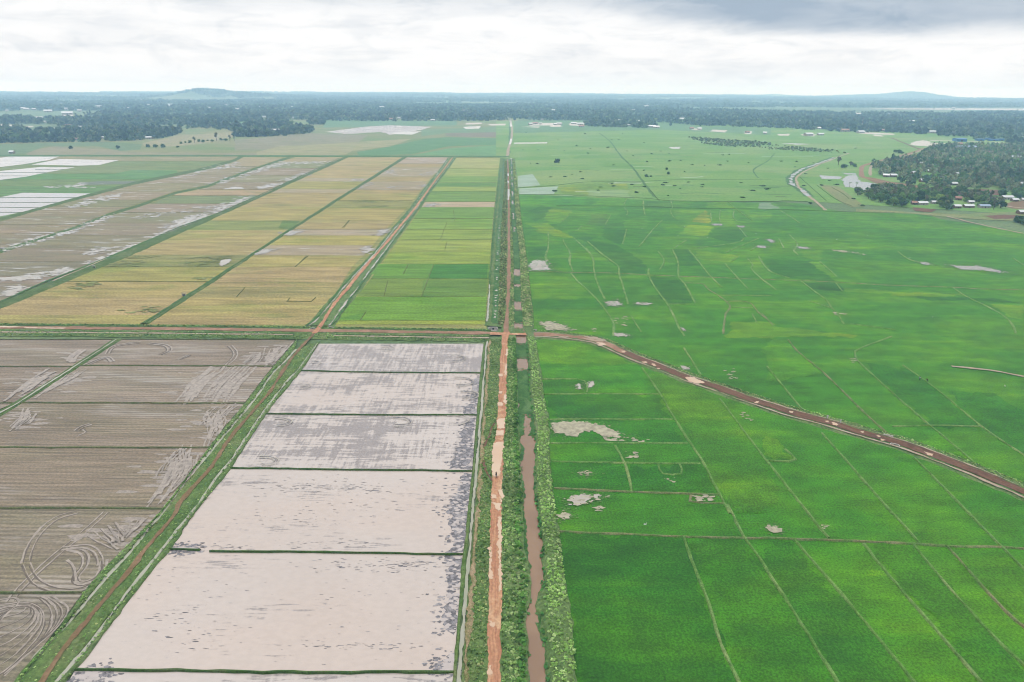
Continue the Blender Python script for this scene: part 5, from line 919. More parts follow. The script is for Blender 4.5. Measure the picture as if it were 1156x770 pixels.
# lattice mast rising from the wood
x, y = G(*ZP3([(95, 262)])[0]); e = bpy.data.objects.new('radio_mast', None); COL.objects.link(e); e.location = (x, y, 0); tag(e, 'thin red and white lattice mast rising from the far wood', 'mast'); HH = 34
for i in range(6):
    z0, z1 = HH * i / 6, HH * (i + 1) / 6; a0, a1 = 1.6 * (1 - i / 7), 1.6 * (1 - (i + 1) / 7); cs = [(-1, -1), (1, -1), (1, 1), (-1, 1)]; pr = []
    for k in range(4):
        c0, c1 = cs[k], cs[(k + 1) % 4]; pr += [tube([(c0[0] * a0, c0[1] * a0, z0), (c0[0] * a1, c0[1] * a1, z1)], [.16, .16], 4), tube([(c0[0] * a0, c0[1] * a0, z0), (c1[0] * a1, c1[1] * a1, z1)], [.09, .09], 4)]
    link('mast_section', mesh('mast_section', *join(pr)), MT['redp' if i % 2 else 'white'], e)

# ------------------------------------------------------------------ trees of the grove (each one a thing), the rest of the wood as one mass
belt = W(ZD([(383, 512), (500, 490), (620, 494), (760, 502), (860, 512), (1000, 532), (1045, 560), (1062, 582), (950, 587), (760, 584), (600, 574), (500, 554), (420, 527)]))
main = W(ZD([(475, 388), (560, 368), (690, 355), (700, 328), (760, 305), (900, 300), (1010, 305), (1156, 298), (1300, 300), (1300, 530), (1156, 522), (1050, 492), (860, 490), (760, 483), (620, 470), (560, 452), (500, 430)]))
edge_front = G(1000, 200)[1]
X, Y = fill(belt, 7.3); k = clear(X, Y, front=48); X, Y = X[k], Y[k]; nb = 0
gb = 'trees of the front belt beside the rice'
KL = {'broad': 'broad-crowned tree', 'tall': 'tall narrow grey-green tree', 'low': 'low bushy tree'}
for x, y in zip(X, Y):
    kd = random.choices(('broad', 'tall', 'low'), (.5, .27, .23))[0]; c = GY if kd == 'tall' else random.choice((DK, MD, MD, YG)); wd = {'broad': 'green', 'tall': '', 'low': 'green'}[kd]
    tree(x, y, kd, c, f'{KL[kd]} in the front tree belt between the rice and the bare strip', gb + ', ' + kd + ' ones', .82); nb += 1
for P, n_, lab, gp in [(ZD([(1095, 642), (1130, 625), (1156, 622), (1230, 622), (1230, 655), (1140, 652)]), 5, 'low dark bushy tree in the clump at the right edge beside the rice', 'clump at the right edge'), (ZD([(1035, 520), (1060, 515), (1065, 545), (1045, 545)]), 7, 'dark tree left of the big pale house on the bare yard', 'trees by the yard'), (ZD([(1090, 505), (1156, 515), (1230, 520), (1230, 540), (1130, 540)]), 8, 'broad tree above the houses of the bare yard at the right edge', 'trees above the yard')]:
    X, Y = fill(W(P), n_); k = clear(X, Y, front=30)
    for x, y in zip(X[k], Y[k]): tree(x, y, 'low' if n_ == 5 else 'broad', DK if n_ != 8 else MD, lab, gp, .85); nb += 1
X, Y = fill(main, 8.2, .35, 45); k = clear(X, Y, front=32); X, Y = X[k], Y[k]; D = np.hypot(X, Y); o = np.argsort(D); nfr = max(0, 285 - nb)
for i in o[:nfr]:
    kd = random.choices(('broad', 'tall', 'low'), (.6, .2, .2))[0]; tree(X[i], Y[i], kd, GY if kd == 'tall' else random.choice((DK, DK, MD)), f'{KL[kd]} at the near edge of the main grove beyond the bare strip', 'near edge of the main grove, ' + kd + ' ones', .95)
o = o[nfr:]
near = [lowcrown(8.5, 4.8, 70, 1.0, 6), lowcrown(10, 4.2, 70, .95, 6), lowcrown(6.5, 4.2, 60, .95, 5), lowcrown(11.5, 3.4, 60, .9, 6)]
merged('woodland', X[o], Y[o], near, .75, 1.15, [tuple(1.8 * q for q in z) for z in (DK, MD, GY, base((84, 114, 82)), base((128, 140, 100)), base((110, 120, 92)))], None, 'rest of the dense village grove behind its near edge', 'woodland')
# single trees
for q, kd, s, c, lab in [(ZD([(320, 384)])[0], 'tall', 1.1, GY, 'tall slim tree left of the shrubs by the stream in the right pasture'), (ZD([(345, 398)])[0], 'low', 1.3, DK, 'dark rounded tree at the foot of the tall slim tree in the pasture'), (ZD([(375, 388)])[0], 'broad', .7, GY, 'grey-green tree right of the dark rounded tree in the pasture'), (ZD([(393, 392)])[0], 'low', .9, MD, 'small bushy tree at the right end of the pasture clump'),
                      (ZD([(575, 333)])[0], 'broad', .75, DK, 'left one of the small tree row left of the brown road'), (ZD([(592, 333)])[0], 'broad', .8, DK, 'middle one of the small tree row left of the brown road'), (ZD([(607, 333)])[0], 'low', 1., DK, 'right one of the small tree row left of the brown road'),
                      (ZD([(370, 484)])[0], 'palm', .8, MD, 'palm-like tree at the left bank of the white pond'), (ZD([(400, 486)])[0], 'palm', .75, MD, 'second tree along the near bank of the white pond'), (ZD([(500, 490)])[0], 'palm', .8, DK, 'tree at the right tip of the white pond'),
                      (ZA([(530, 312)])[0], 'broad', 1.0, DK, 'lone round tree in the green patch at far left'), (ZA([(735, 307)])[0], 'broad', 1.1, DK, 'lone tree on the dark hedge line at far left'), (ZA([(320, 311)])[0], 'low', 1.0, DK, 'small lone tree on the tan field at far left'), (ZA([(800, 306)])[0], 'low', .8, DK, 'little bush-like tree right of the hedge line at far left'), (ZA([(700, 305)])[0], 'low', 1.4, DK, 'low hedge tree left of the lone tree at far left'), (ZA([(665, 304)])[0], 'low', 1.2, DK, 'end tree of the low hedge at far left'),
                      (ZC([(195, 374)])[0], 'low', 1.3, DK, 'darkest bushy tree standing alone in the pasture right of the central road'), (ZC([(688, 405)])[0], 'low', .8, DK, 'small round tree in the middle of the pasture'), (ZC([(597, 438)])[0], 'low', .9, DK, 'round dark tree beside the ditch line in the pasture'), (ZC([(695, 426)])[0], 'low', .7, DK, 'small upright tree below the round one in the pasture'), (ZC([(705, 207)])[0], 'low', 1.6, DK, 'far lone tree near the edge of the woods'), (ZV([(835, 520)])[0], 'low', .8, DK, 'lone bush-like tree on the bare field below the main grove')]:
    x, y = G(*q); tree(x, y, kd, c, lab, None, s)
for i in range(13):
    t = i / 12; q = (815 + 240 * t, 286 - 14 * t + random.uniform(-3, 4)); x, y = G(*ZA([q])[0]); kd = 'tall' if random.random() < .35 else 'low'; tree(x, y, kd, MD if kd == 'low' else GY, 'shrubby tree in the ragged line along the tan field at far left', 'ragged tree line at far left', random.uniform(.8, 1.3))
# bushes dotted over the pasture
BP = Z5([(350, 125), (755, 88), (855, 60), (865, 80), (735, 117), (600, 16), (1030, 66), (1070, 136), (1140, 88)]) + ZP1([(80, 115), (235, 95), (110, 315), (155, 318), (380, 387), (335, 404), (435, 372), (450, 418), (240, 405), (500, 218), (410, 200), (485, 250), (615, 212), (685, 160), (710, 120), (850, 180), (960, 236), (900, 252), (1015, 250), (870, 306), (1015, 302), (1090, 297), (780, 266), (740, 235), (975, 458), (1050, 462), (990, 442), (1115, 370), (895, 402), (850, 362), (650, 327), (555, 492), (770, 455), (855, 468), (800, 507), (270, 497), (640, 160), (330, 235), (160, 228), (60, 226), (290, 158), (465, 122)]) + ZP2([(210, 262), (250, 258), (240, 302), (375, 310), (90, 330), (10, 326), (190, 328), (590, 302), (690, 305), (680, 340), (895, 348), (735, 463), (855, 460), (750, 384), (325, 441), (75, 456), (75, 470), (495, 486), (405, 494), (470, 463), (335, 540), (1075, 217), (800, 312)]) + Z6([(570, 66), (560, 87), (440, 46), (320, 77), (905, 48), (1090, 80), (1130, 105), (1005, 120), (265, 163), (915, 180), (370, 103)]) + Z7([(45, 108), (365, 78), (590, 30), (520, 73), (800, 192), (875, 250), (655, 68), (425, 232)])
BM = []
for i in range(3):
    V, Q, T, L = crown(2.0, 2.2, 90, .42, 5, .03); V[:, 0] *= 1.5; BM.append(quads_mesh('bush', V, Q, T, MT['leaf']))
for q in BP:
    x, y = G(*q); o = bpy.data.objects.new('bush', random.choice(BM)); COL.objects.link(o); o.location = (x, y, -.1); s = random.uniform(.45, .9); o.scale = (s * random.uniform(.9, 1.7), s, s * random.uniform(.6, 1.)); o.rotation_euler = (0, 0, random.uniform(-.25, .25)); f = random.uniform(1.1, 2.0); o.color = (*(v * f for v in DK), 1)
    tag(o, 'small dark bush dotted on the open pale green pasture', 'bush', 'bushes dotted over the pasture')
bush = [lowcrown(2.2, 2.4, 26, .75, 4), lowcrown(2.8, 2.6, 26, .8, 4)]
thk = W(ZC([(780, 258), (880, 264), (1156, 284), (1156, 314), (1000, 306), (850, 288)]) + []); thk2 = W(ZD([(0, 293), (160, 305), (370, 325), (340, 334), (150, 322), (0, 314)]))
for P in (thk, thk2):
    X, Y = fill(P, 7.5, .6, 40); merged('thicket', X, Y, bush, .45, 1.1, [base((120, 150, 96)), base((146, 158, 112)), base((104, 136, 84))], None, 'long band of low scrub across the far pasture', 'scrub')

# ------------------------------------------------------------------ the far woods
blob = [lowcrown(10, 6.5, 16, 2.6, 3), lowcrown(12, 6, 16, 2.5, 3), lowcrown(8, 6.5, 14, 2.6, 3), lowcrown(14, 5, 15, 2.3, 3)]
FL_ = [base((66, 94, 58)), base((84, 108, 68)), base((98, 114, 80)), base((110, 126, 90))]
FC = [tuple(1.6 * q for q in z) for z in [base((52, 78, 52)), base((66, 94, 58)), base((84, 108, 68)), base((44, 68, 50)), base((98, 114, 80))]]
def wood(P, sp, gap, label, smin=.5, smax=1.3, cols=FC, gs=210.):
    X, Y = fill(W(P), sp, gap, gs); k = clear(X, Y, front=75); X, Y = X[k], Y[k]; merged('forest', X, Y, blob, smin, smax, cols, height(X, Y) * (Y > 3150) - .3, label, 'forest')
wood(ZA([(-200, 232), (0, 226), (200, 240), (420, 225), (560, 206), (760, 215), (850, 226), (800, 246), (740, 262), (650, 272), (420, 279), (150, 283), (0, 287), (-250, 295)]), 9.5,   .8, 'dark wood with scattered roofs on the far left beyond the fields')
wood(ZA([(250, 186), (330, 163), (420, 160), (600, 150), (760, 160), (1156, 150), (1156, 186), (960, 194), (830, 200), (700, 205), (560, 208), (270, 212)]), 10.5, .75, 'second band of dark wood behind the near one at far left')
wood(ZA([(-200, 185), (0, 176), (240, 180), (250, 200), (0, 200), (-200, 205)]), 12, .55, 'sparse trees between far fields at the left edge')
wood(ZA([(800, 206), (1000, 205), (1156, 214), (1156, 257), (1060, 259), (1040, 232), (950, 222), (820, 226)]), 9.5, .6, 'wood left of the white wet field')
wood(ZB([(-40, 200), (130, 188), (150, 205), (120, 222), (200, 210), (250, 222), (250, 238), (130, 252), (-40, 260)]), 9., .22, 'wood clump at the corner of the tan fields'); wood(ZB([(235, 192), (300, 190), (305, 202), (240, 204)]), 9, .1, 'small wood clump left of the white wet field')
wood(ZB([(-1300, 122), (0, 122), (600, 118), (1156, 124)]) + ZC([(600, 128), (1156, 150)]) + ZD([(600, 158), (1300, 150), (1300, 262), (1156, 258), (800, 256), (640, 241), (340, 236), (200, 226), (0, 216)]) + ZC([(850, 208), (640, 190), (440, 184), (0, 183)]) + ZB([(1000, 186), (700, 188), (400, 186), (200, 182), (0, 178), (-200, 165), (-700, 140), (-1300, 140)]), 13.5, .3, 'broad dark wood closing off the plain below the horizon'  , .5, 1.4)
wood(ZC([(315, 193), (450, 186), (650, 205), (600, 218), (430, 214), (330, 209)]), 11, .5, 'scattered trees in front of the far wood')
wood(ZD([(930, 262), (1080, 272), (1300, 285), (1300, 300), (1100, 288), (940, 272)]), 12, .6, 'scattered trees around the far pale road')
# towards the horizon: tree clumps, field by field
X, Y = fill(W([(-260, 120), (1420, 122), (1420, 111.2), (1156, 109.6), (578, 105.8), (-260, 100.4)]), 55, .95, 420)
lk = ~inpoly(W([(950, 121.8), (1500, 121), (1500, 129), (1160, 126), (940, 125)]), X, Y); k = clear(X, Y) & lk & (np.hypot(X, Y) < 12300); X, Y = X[k], Y[k]
cl = []
for i in range(3):
    n = 26; C = np.stack([rng.normal(0, 16, n), rng.normal(0, 13, n), rng.uniform(2, 9, n)], 1); V, Q = leaf_quads(C, 5.5); cl.append((V, Q, np.repeat(rng.uniform(.6, 1.35, n), 4)[:, None] * np.ones((1, 3))))
merged('distant_forest', X, Y, cl, .7, 1.4, FL_, height(X, Y) - .5, 'hazy wooded country fading to the horizon', 'forest')

# ------------------------------------------------------------------ rank grass and shrubs along road, canal and banks
tuft = []
for i in range(4):
    n = 15; a = rng.uniform(0, 6.28, n); rr = rng.uniform(0, .5, n); C = np.stack([rr * np.cos(a), rr * np.sin(a), rng.uniform(.1, .5, n) * (1 - .6 * rr)], 1); V, Q = leaf_quads(C, .2, .3, 1.9); tuft.append((V, Q, np.repeat(rng.uniform(.82, 1.18, n), 4)[:, None] * np.ones((1, 3))))
def plants(name, A, B, n, z, smin, smax, cols, label, near=1.6, u0=.05, u1=.95):
    """n tufts between two edge lines, thinning with distance"""
    L = len(A); t = rng.uniform(0, 1, n) ** near * (L - 2); i = t.astype(int); fr = t - i; u = rng.uniform(u0, u1, n)
    ax = np.array([[p.x, p.y] for p in A]); bx = np.array([[p.x, p.y] for p in B]); a = ax[i] * (1 - fr[:, None]) + ax[i + 1] * fr[:, None]; b = bx[i] * (1 - fr[:, None]) + bx[i + 1] * fr[:, None]; p = a * (1 - u[:, None]) + b * u[:, None]
    prof = z[0] + (z[1] - z[0]) * np.minimum(1, np.minimum(u, 1 - u) / .18)
    merged(name, p[:, 0], p[:, 1], tuft, smin, smax, np.minimum(.5, np.array(cols) * 2.25), prof - .1, label, 'grass', 11.)
def byx(A, n=500): return resample(A, n=n)
cg = [base((106, 138, 74)), base((124, 152, 86)), base((96, 128, 66)), base((142, 162, 104)), base((82, 114, 58))]
dry = [base((150, 158, 104)), base((122, 144, 84)), base((170, 168, 124)), base((98, 126, 66))]
# edge lines are matched by photo row
def rowline(Pl, y0, y1, n=400):
    Y0, Y1 = G(578, y0)[1], G(578, y1)[1]; ys_ = np.linspace(Y0, Y1, n); xs = np.array([p.x for p in Pl]); yy = np.array([p.y for p in Pl]); o = np.argsort(yy)
    return [Vector((float(x), float(y))) for x, y in zip(np.interp(ys_, yy[o], xs[o]), ys_)]
plants('bank_vegetation', rowline(wLB, 850, 382), rowline(wCL, 850, 382), 2600, (.35, .55), .45, 1.15, cg, 'thick tall grass on the bank between the dirt road and the canal', 1.0, .06, .86)
plants('bank_shrubs', rowline(wLB, 850, 382), rowline(wCL, 850, 382), 520, (.3, .5), .7, 1.7, [base((74, 116, 50)), base((88, 130, 56)), base((64, 104, 46))], 'leafy shrubs on the bank between the dirt road and the canal', 1.1, .68, .88)
plants('bank_vegetation', rowline(wCR, 850, 382), rowline(wRO2, 850, 382), 2300, (.2, .95), .4, 1.0, [base((122, 156, 80)), base((138, 168, 96)), base((112, 146, 72)), base((152, 172, 114)), base((102, 136, 70))], 'tall pale grass on the dyke between the canal and the rice', 1.0, .2, .95)
plants('bank_shrubs', rowline(wCR, 850, 382), rowline(wRO2, 850, 382), 200, (.2, .4), .7, 1.4, [base((58, 104, 52)), base((70, 118, 56))], 'dark water-edge plants along the right side of the canal', 1.1, .0, .12)
plants('verge_vegetation', rowline(wD, 850, 384), rowline(wRd, 850, 384), 1700, (.1, .5), .35, .85, cg + dry[:2], 'rough grass on the verge between the thin ditch and the dirt road', 1.0, .2, .8)
plants('bank_vegetation', rowline(wLB, 370, 182), rowline(wCL, 370, 182), 3600, (.35, .6), .6, 1.2, dry + cg[:3], 'rough grass on the left canal bank beyond the crossroads', 1.0)
plants('bank_vegetation', rowline(wCR, 370, 182), rowline(wRO2, 370, 182), 6000, (.2, 1.), .7, 1.4, dry + cg[:3], 'rough mixed grass on the right canal bank beyond the crossroads', 1.0)
plants('bank_vegetation', rowline(wl, 368, 182), rowline(wRdAll, 368, 182), 4600, (.2, .5), .6, 1.2, dry + [base((90, 96, 62)), base((78, 92, 56))] + cg[:2], 'rough tangled growth left of the road beyond the crossroads', 1.0, .25, .8)
plants('verge_vegetation', byx(wLO), byx(wL), 700, (.05, .4), .3, .75, cg, 'rough grass on the outer bank of the left ditch', 1.0); plants('verge_vegetation', byx(wL), byx(wR), 1000, (.1, .4), .25, .6, cg + dry[:1], 'rough grass on both sides of the diagonal track', 1.0, .08, .92); plants('verge_vegetation', byx(wR), byx(wRO), 500, (.05, .45), .3, .6, cg, 'rough grass on the bank beside the flooded fields', 1.0)
plants('verge_vegetation', byx(offs(XL, -7)), byx(offs(XL, -3.4)), 2400, (.1, .45), .45, 1.0, cg[:3] + [base((70, 96, 50))], 'rough grass along the far side of the crossing road', 1.0); plants('verge_vegetation', byx(offs(XL, 2.5)), byx(offs(XL, 10)), 2400, (.1, .45), .4, .85, cg, 'rough grass along the near side of the crossing road', 1.0)
plants('verge_vegetation', byx(offs(XRt, -6.3)), byx(offs(XRt, -2.8)), 2000, (.1, .4), .35, .8, cg, 'grass bank along the far side of the curving brown road', 1.0)

# ------------------------------------------------------------------ small built things
def culvert(px, py, rz, label, s=1.):
    x, y = G(px, py); e = bpy.data.objects.new('culvert', None); COL.objects.link(e); e.location = (x, y, 0); e.rotation_euler = (0, 0, rz); e.scale = (s, s, s); tag(e, label, 'culvert')
    link('headwall', mesh('headwall', *join([boxm(-1.5, 1.5, -.18, .18, -.3, 1.15), boxm(-1.9, -1.5, -.9, .2, -.3, .9), boxm(1.5, 1.9, -.9, .2, -.3, .9)])), MT['conc'], e)
    link('pipe', mesh('pipe', *tube([(0, -.3, .4), (0, .1, .4)], [.42, .42], 14)), MT['dark'], e); link('apron', mesh('apron', *boxm(-1.45, 1.45, -1.3, -.19, -.3, .12)), MT['conc'], e)
culvert(556.8, 372.2, 0, 'pale concrete culvert head left of the crossroads on the canal', 1.25); culvert(603.6, 373.4, .3, 'small concrete culvert head right of the canal at the crossroads', .6)
culvert(1010, 503.5, -.5, 'small concrete culvert head on the near edge of the curving brown road', .8); culvert(1002.5, 493.5, 2.6, 'pale culvert head on the far edge of the curving brown road', .8); culvert(353, 372, .2, 'pale culvert head at the left crossroads beside the narrow ditch', .8); culvert(374, 370.8, -.4, 'pale culvert head at the left crossroads below the ripening field', .8)
def gate(px, py, label):
    x, y = G(px, py); e = bpy.data.objects.new('sluice_gate', None); COL.objects.link(e); e.location = (x, y, .2); e.rotation_euler = (0, 0, random.uniform(-.4, .4)); tag(e, label, 'sluice gate')
    link('post', mesh('post', *boxm(-.95, -.65, -.2, .2, -.3, 1.5)), MT['conc'], e); link('post', mesh('post', *boxm(.65, .95, -.2, .2, -.3, 1.5)), MT['conc'], e); link('beam', mesh('beam', *boxm(-1.05, 1.05, -.22, .22, 1.502, 1.75)), MT['conc'], e); link('gate_leaf', mesh('gate_leaf', *boxm(-.64, .64, -.05, .05, -.1, 1.0)), MT['steel'], e); link('spindle', mesh('spindle', *tube([(0, 0, .9), (0, 0, 2.1)], [.04, .04], 6)), MT['steel'], e)
gate(207.7, 334.4, 'white concrete sluice gate on the ditch between the two ripe fields'); gate(106.6, 303, 'small white sluice gate on the bank beside the wet stubble')
def post(px, py, label):
    x, y = G(px, py); e = bpy.data.objects.new('marker_post', None); COL.objects.link(e); e.location = (x, y, .3); tag(e, label, 'post'); link('shaft', mesh('shaft', *boxm(-.16, .16, -.16, .16, -.3, 1.25)), MT['white'], e); link('cap', mesh('cap', *boxm(-.22, .22, -.22, .22, 1.252, 1.4)), MT['conc'], e)
post(933.7, 473.6, 'white marker post on the far side of the curving road beside two puddles'); post(948.5, 478.6, 'pale marker post right of the two round puddles on the curving road')
# white egrets standing in the rice
def egret_mesh():
    body = tube([(0, -.42, .5), (0, -.3, .55), (0, -.1, .58), (0, .12, .62), (0, .24, .7), (0, .28, .84), (0, .22, .96), (0, .27, 1.06), (0, .34, 1.08)], [.02, .08, .14, .13, .07, .04, .035, .05, .02], 8); legs = [tube([(s, -.02, .5), (s, .0, .25), (s, .02, 0)], [.018, .014, .014], 5) for s in (-.05, .05)]
    return mesh('egret', *body, None, True), mesh('legs', *join(legs)), mesh('beak', *tube([(0, .33, 1.08), (0, .5, 1.05)], [.02, .004], 5))
eb, el, ek = egret_mesh(); eb.materials.append(MT['feather']); el.materials.append(MT['dark']); ek.materials.append(MT['beak'])
for q in Z6([(95, 250), (225, 250), (350, 519), (605, 532), (405, 436), (1027, 501), (35, 454)]) + Z4([(158, 97), (360, 611)]) + Z7([(920, 518), (650, 551)]) + ZO([(570, 96)]) + [(1133.9, 437.9), (1149.5, 426.6)]:
    x, y = G(*q); s = random.uniform(1.0, 1.35); o = bpy.data.objects.new('egret', eb); COL.objects.link(o); o.location = (x, y, .15); o.scale = (s, s, s); o.rotation_euler = (0, 0, random.uniform(0, 6.28)); tag(o, 'white egret standing in the green rice', 'bird', 'white egrets in the rice')
    for m, n2 in ((el, 'legs'), (ek, 'beak')): c = bpy.data.objects.new(n2, m); COL.objects.link(c); c.parent = o

# people: one continuous skinned body each, clothes and hair as parts
def person(loc, rz, J, label, shirt, trousers, mode, held=None):
    names = list(J); E = [('pel', 'waist'), ('waist', 'chest'), ('chest', 'neck'), ('neck', 'chin'), ('chin', 'head'), ('head', 'top')]
    for s in 'LR': E += [('pel', 'hip' + s), ('hip' + s, 'kn' + s), ('kn' + s, 'an' + s), ('an' + s, 'toe' + s), ('chest', 'sh' + s), ('sh' + s, 'el' + s), ('el' + s, 'wr' + s), ('wr' + s, 'pa' + s)]
    RD = dict(pel=.15, waist=.135, chest=.16, neck=.06, chin=.075, head=.1, top=.06, hip=.1, kn=.06, an=.042, toe=.035, sh=.065, el=.045, wr=.03, pa=.035)
    fing = []
    for s in 'LR':
        p = Vector(J['pa' + s]); d = (p - Vector(J['wr' + s])).normalized(); side = Vector((1, 0, 0)) if s == 'R' else Vector((-1, 0, 0))
        for i, ln in enumerate((.06, .08, .085, .08, .06)):
            n1 = f'f{s}{i}'; q = p + d * (.03 if i else 0) + side * (.05 if i == 0 else .0) + Vector((0, .02 * (i - 2.5), 0)); J[n1] = tuple(q); J[n1 + 't'] = tuple(q + d * ln + Vector((0, 0, -.02))); fing += [('pa' + s, n1), (n1, n1 + 't')]
    names = list(J); idx = {n: i for i, n in enumerate(names)}
    me = bpy.data.meshes.new('person'); me.from_pydata([J[n] for n in names], [(idx[a], idx[b]) for a, b in E + fing], []); o = link('person', me, MT['skin']); md = o.modifiers.new('Skin', 'SKIN'); md.use_smooth_shade = True
    for n, sv in zip(names, me.skin_vertices[0].data):
        r = .011 if n[0] == 'f' and n[1] in 'LR' else RD[n.rstrip('LR')]; sv.radius = (r, r * (.8 if n in ('chest', 'waist', 'pel') else 1)); sv.use_root = n == 'pel'
    sb = o.modifiers.new('Subdivision', 'SUBSURF'); sb.levels = sb.render_levels = 1; o.location = loc; o.rotation_euler = (0, 0, rz); tag(o, label, 'person')
    def v(n): return Vector(J[n])
    pr = [tube([v('pel') - (v('waist') - v('pel')) * .3, v('waist'), v('chest'), v('chest').lerp(v('neck'), .75)], [.19, .18, .205, .09], 10)]
    for s in 'LR': pr.append(tube([v('chest').lerp(v('sh' + s), .6), v('sh' + s), v('sh' + s).lerp(v('el' + s), .7)], [.09, .09, .065], 8))
    link('shirt', mesh('shirt', *join(pr), None, True), MT[shirt], o); pr = []
    for s in 'LR': pr.append(tube([v('pel'), v('hip' + s), v('kn' + s), v('an' + s).lerp(v('kn' + s), .15)], [.15, .125, .085, .065], 8))
    link('trousers', mesh('trousers', *join(pr), None, True), MT[trousers], o); h = v('head'); t = v('top'); ax = (t - h).normalized(); link('hair', mesh('hair', *tube([h - ax * .01, h + ax * .05, t + ax * .03, t + ax * .06], [.112, .118, .085, .03], 10), None, True), MT['hair'], o)
    return o
def side(d): 
    out = {}
    for n, (x, y, z) in d.items():
        if n.endswith('*'): out[n[:-1] + 'R'] = (x, y, z); out[n[:-1] + 'L'] = (-x, y, z)
        else: out[n] = (x, y, z)
    return out
ride = side({'pel': (0, 0, .84), 'waist': (0, .03, 1.02), 'chest': (0, .08, 1.24), 'neck': (0, .1, 1.42), 'chin': (0, .13, 1.49), 'head': (0, .12, 1.58), 'top': (0, .11, 1.67), 'hip*': (.1, .04, .82), 'kn*': (.2, .42, .72), 'an*': (.17, .22, .34), 'toe*': (.17, .38, .29), 'sh*': (.19, .09, 1.35), 'el*': (.3, .28, 1.13), 'wr*': (.31, .5, 1.04), 'pa*': (.31, .57, 1.03)})
bend = side({'pel': (0, 0, .9), 'waist': (0, .12, 1.02), 'chest': (0, .36, 1.12), 'neck': (0, .52, 1.14), 'chin': (0, .6, 1.13), 'head': (0, .68, 1.13), 'top': (0, .77, 1.12), 'hip*': (.1, 0, .87), 'kn*': (.13, .06, .47), 'an*': (.13, -.02, .08), 'toe*': (.14, .14, .03), 'sh*': (.18, .43, 1.1), 'el*': (.22, .46, .82), 'wr*': (.18, .58, .6), 'pa*': (.17, .61, .53)})
stand = side({'pel': (0, 0, .92), 'waist': (0, 0, 1.1), 'chest': (0, .01, 1.32), 'neck': (0, .01, 1.48), 'chin': (0, .04, 1.54), 'head': (0, .03, 1.62), 'top': (0, .02, 1.71), 'hip*': (.1, 0, .88), 'kn*': (.12, .03, .48), 'an*': (.12, -.02, .08), 'toe*': (.14, .14, .03), 'sh*': (.19, .01, 1.42), 'el*': (.26, 0, 1.14), 'wr*': (.26, .1, .9), 'pa*': (.26, .13, .82)})
x, y = G(560.2, 540.2)
person((x, y, .68), .05, dict(ride), 'person in dark clothes riding a motorcycle along the dirt road', 'cloth1', 'cloth1', 'ride')
e = bpy.data.objects.new('motorcycle', None); COL.objects.link(e); e.location = (x, y, .68); e.rotation_euler = (0, 0, .05); tag(e, 'dark motorcycle being ridden along the orange dirt road', 'motorcycle')
def ring(cy, R_, r): return tube([(0, cy + R_ * math.cos(a), .31 + R_ * math.sin(a)) for a in [2 * math.pi * i / 20 for i in range(21)]], [r] * 21, 8, False)
for cy in (-.55, .72):
    w = link('wheel', mesh('wheel', *ring(cy, .26, .05)), MT['rubber'], e); link('rim', mesh('rim', *join([ring(cy, .2, .015)] + [tube([(0, cy + .2 * math.cos(a), .31 + .2 * math.sin(a)), (0, cy - .2 * math.cos(a), .31 - .2 * math.sin(a))], [.008, .008], 4) for a in (0, .63, 1.26, 1.88, 2.51)])), MT['steel'], w)
link('frame', mesh('frame', *join([tube([(0, -.55, .31), (0, -.1, .4), (0, .25, .42), (0, .45, .8)], [.03] * 4), tube([(0, -.5, .7), (0, .0, .68), (0, .45, .8)], [.03] * 3)])), MT['steel'], e); link('engine', mesh('engine', *boxm(-.13, .13, -.1, .25, .3, .58)), MT['steel'], e)
link('fuel_tank', mesh('fuel_tank', *tube([(0, .02, .76), (0, .15, .8), (0, .34, .82), (0, .44, .79)], [.08, .13, .13, .06], 10), None, True), MT['redp'], e); link('saddle', mesh('saddle', *tube([(0, -.62, .77), (0, -.45, .74), (0, -.1, .71), (0, .03, .73)], [.07, .11, .11, .06], 8), None, True), MT['rubber'], e)
link('fork', mesh('fork', *join([tube([(s, .72, .31), (s, .5, .95)], [.022, .022]) for s in (-.08, .08)])), MT['steel'], e); link('handlebar', mesh('handlebar', *tube([(-.36, .5, 1.04), (-.15, .5, 1.0), (.15, .5, 1.0), (.36, .5, 1.04)], [.018] * 4)), MT['steel'], e); link('headlight', mesh('headlight', *tube([(0, .54, .92), (0, .66, .91)], [.05, .09], 10)), MT['steel'], e); link('mudguard', mesh('mudguard', *boxm(-.06, .06, -.95, -.55, .62, .66)), MT['rubber'], e)
x, y = G(1046.8, 431); person((x, y, .05), .8, dict(bend), 'person in maroon clothes bent over on the bund among the rice', 'cloth3', 'cloth1', 'bend')
x, y = G(1037.9, 429.4); person((x, y, .05), -.9, dict(stand), 'person in a pale blue shirt standing knee-deep in the rice', 'cloth2', 'cloth1', 'stand')

# ------------------------------------------------------------------ sky, sun, air
SUN_EL, SUN_AZ = math.radians(62), math.radians(25)
w = bpy.data.worlds.new('World'); scene.world = w; w.use_nodes = True; nt = w.node_tree; N = nt.nodes; bg = N['Background']; bg.inputs['Strength'].default_value = .1
def nd(t, **k):
    n = N.new(t)
    for a, b in k.items(): setattr(n, a, b)
    return n
def mth(op, a, b=0.):
    n = nd('ShaderNodeMath', operation=op)
    for i, v_ in enumerate((a, b)):
        if isinstance(v_, (int, float)): n.inputs[i].default_value = v_
        else: nt.links.new(v_, n.inputs[i])
    return n.outputs[0]
def rmp(v_, a, b, lo, hi):
    n = nd('ShaderNodeMapRange', interpolation_type='SMOOTHSTEP'); nt.links.new(v_, n.inputs['Value'])
    for i, q in zip(('From Min', 'From Max', 'To Min', 'To Max'), (a, b, lo, hi)):
        if isinstance(q, (int, float)): n.inputs[i].default_value = q
        else: nt.links.new(q, n.inputs[i])
    return n.outputs['Result']
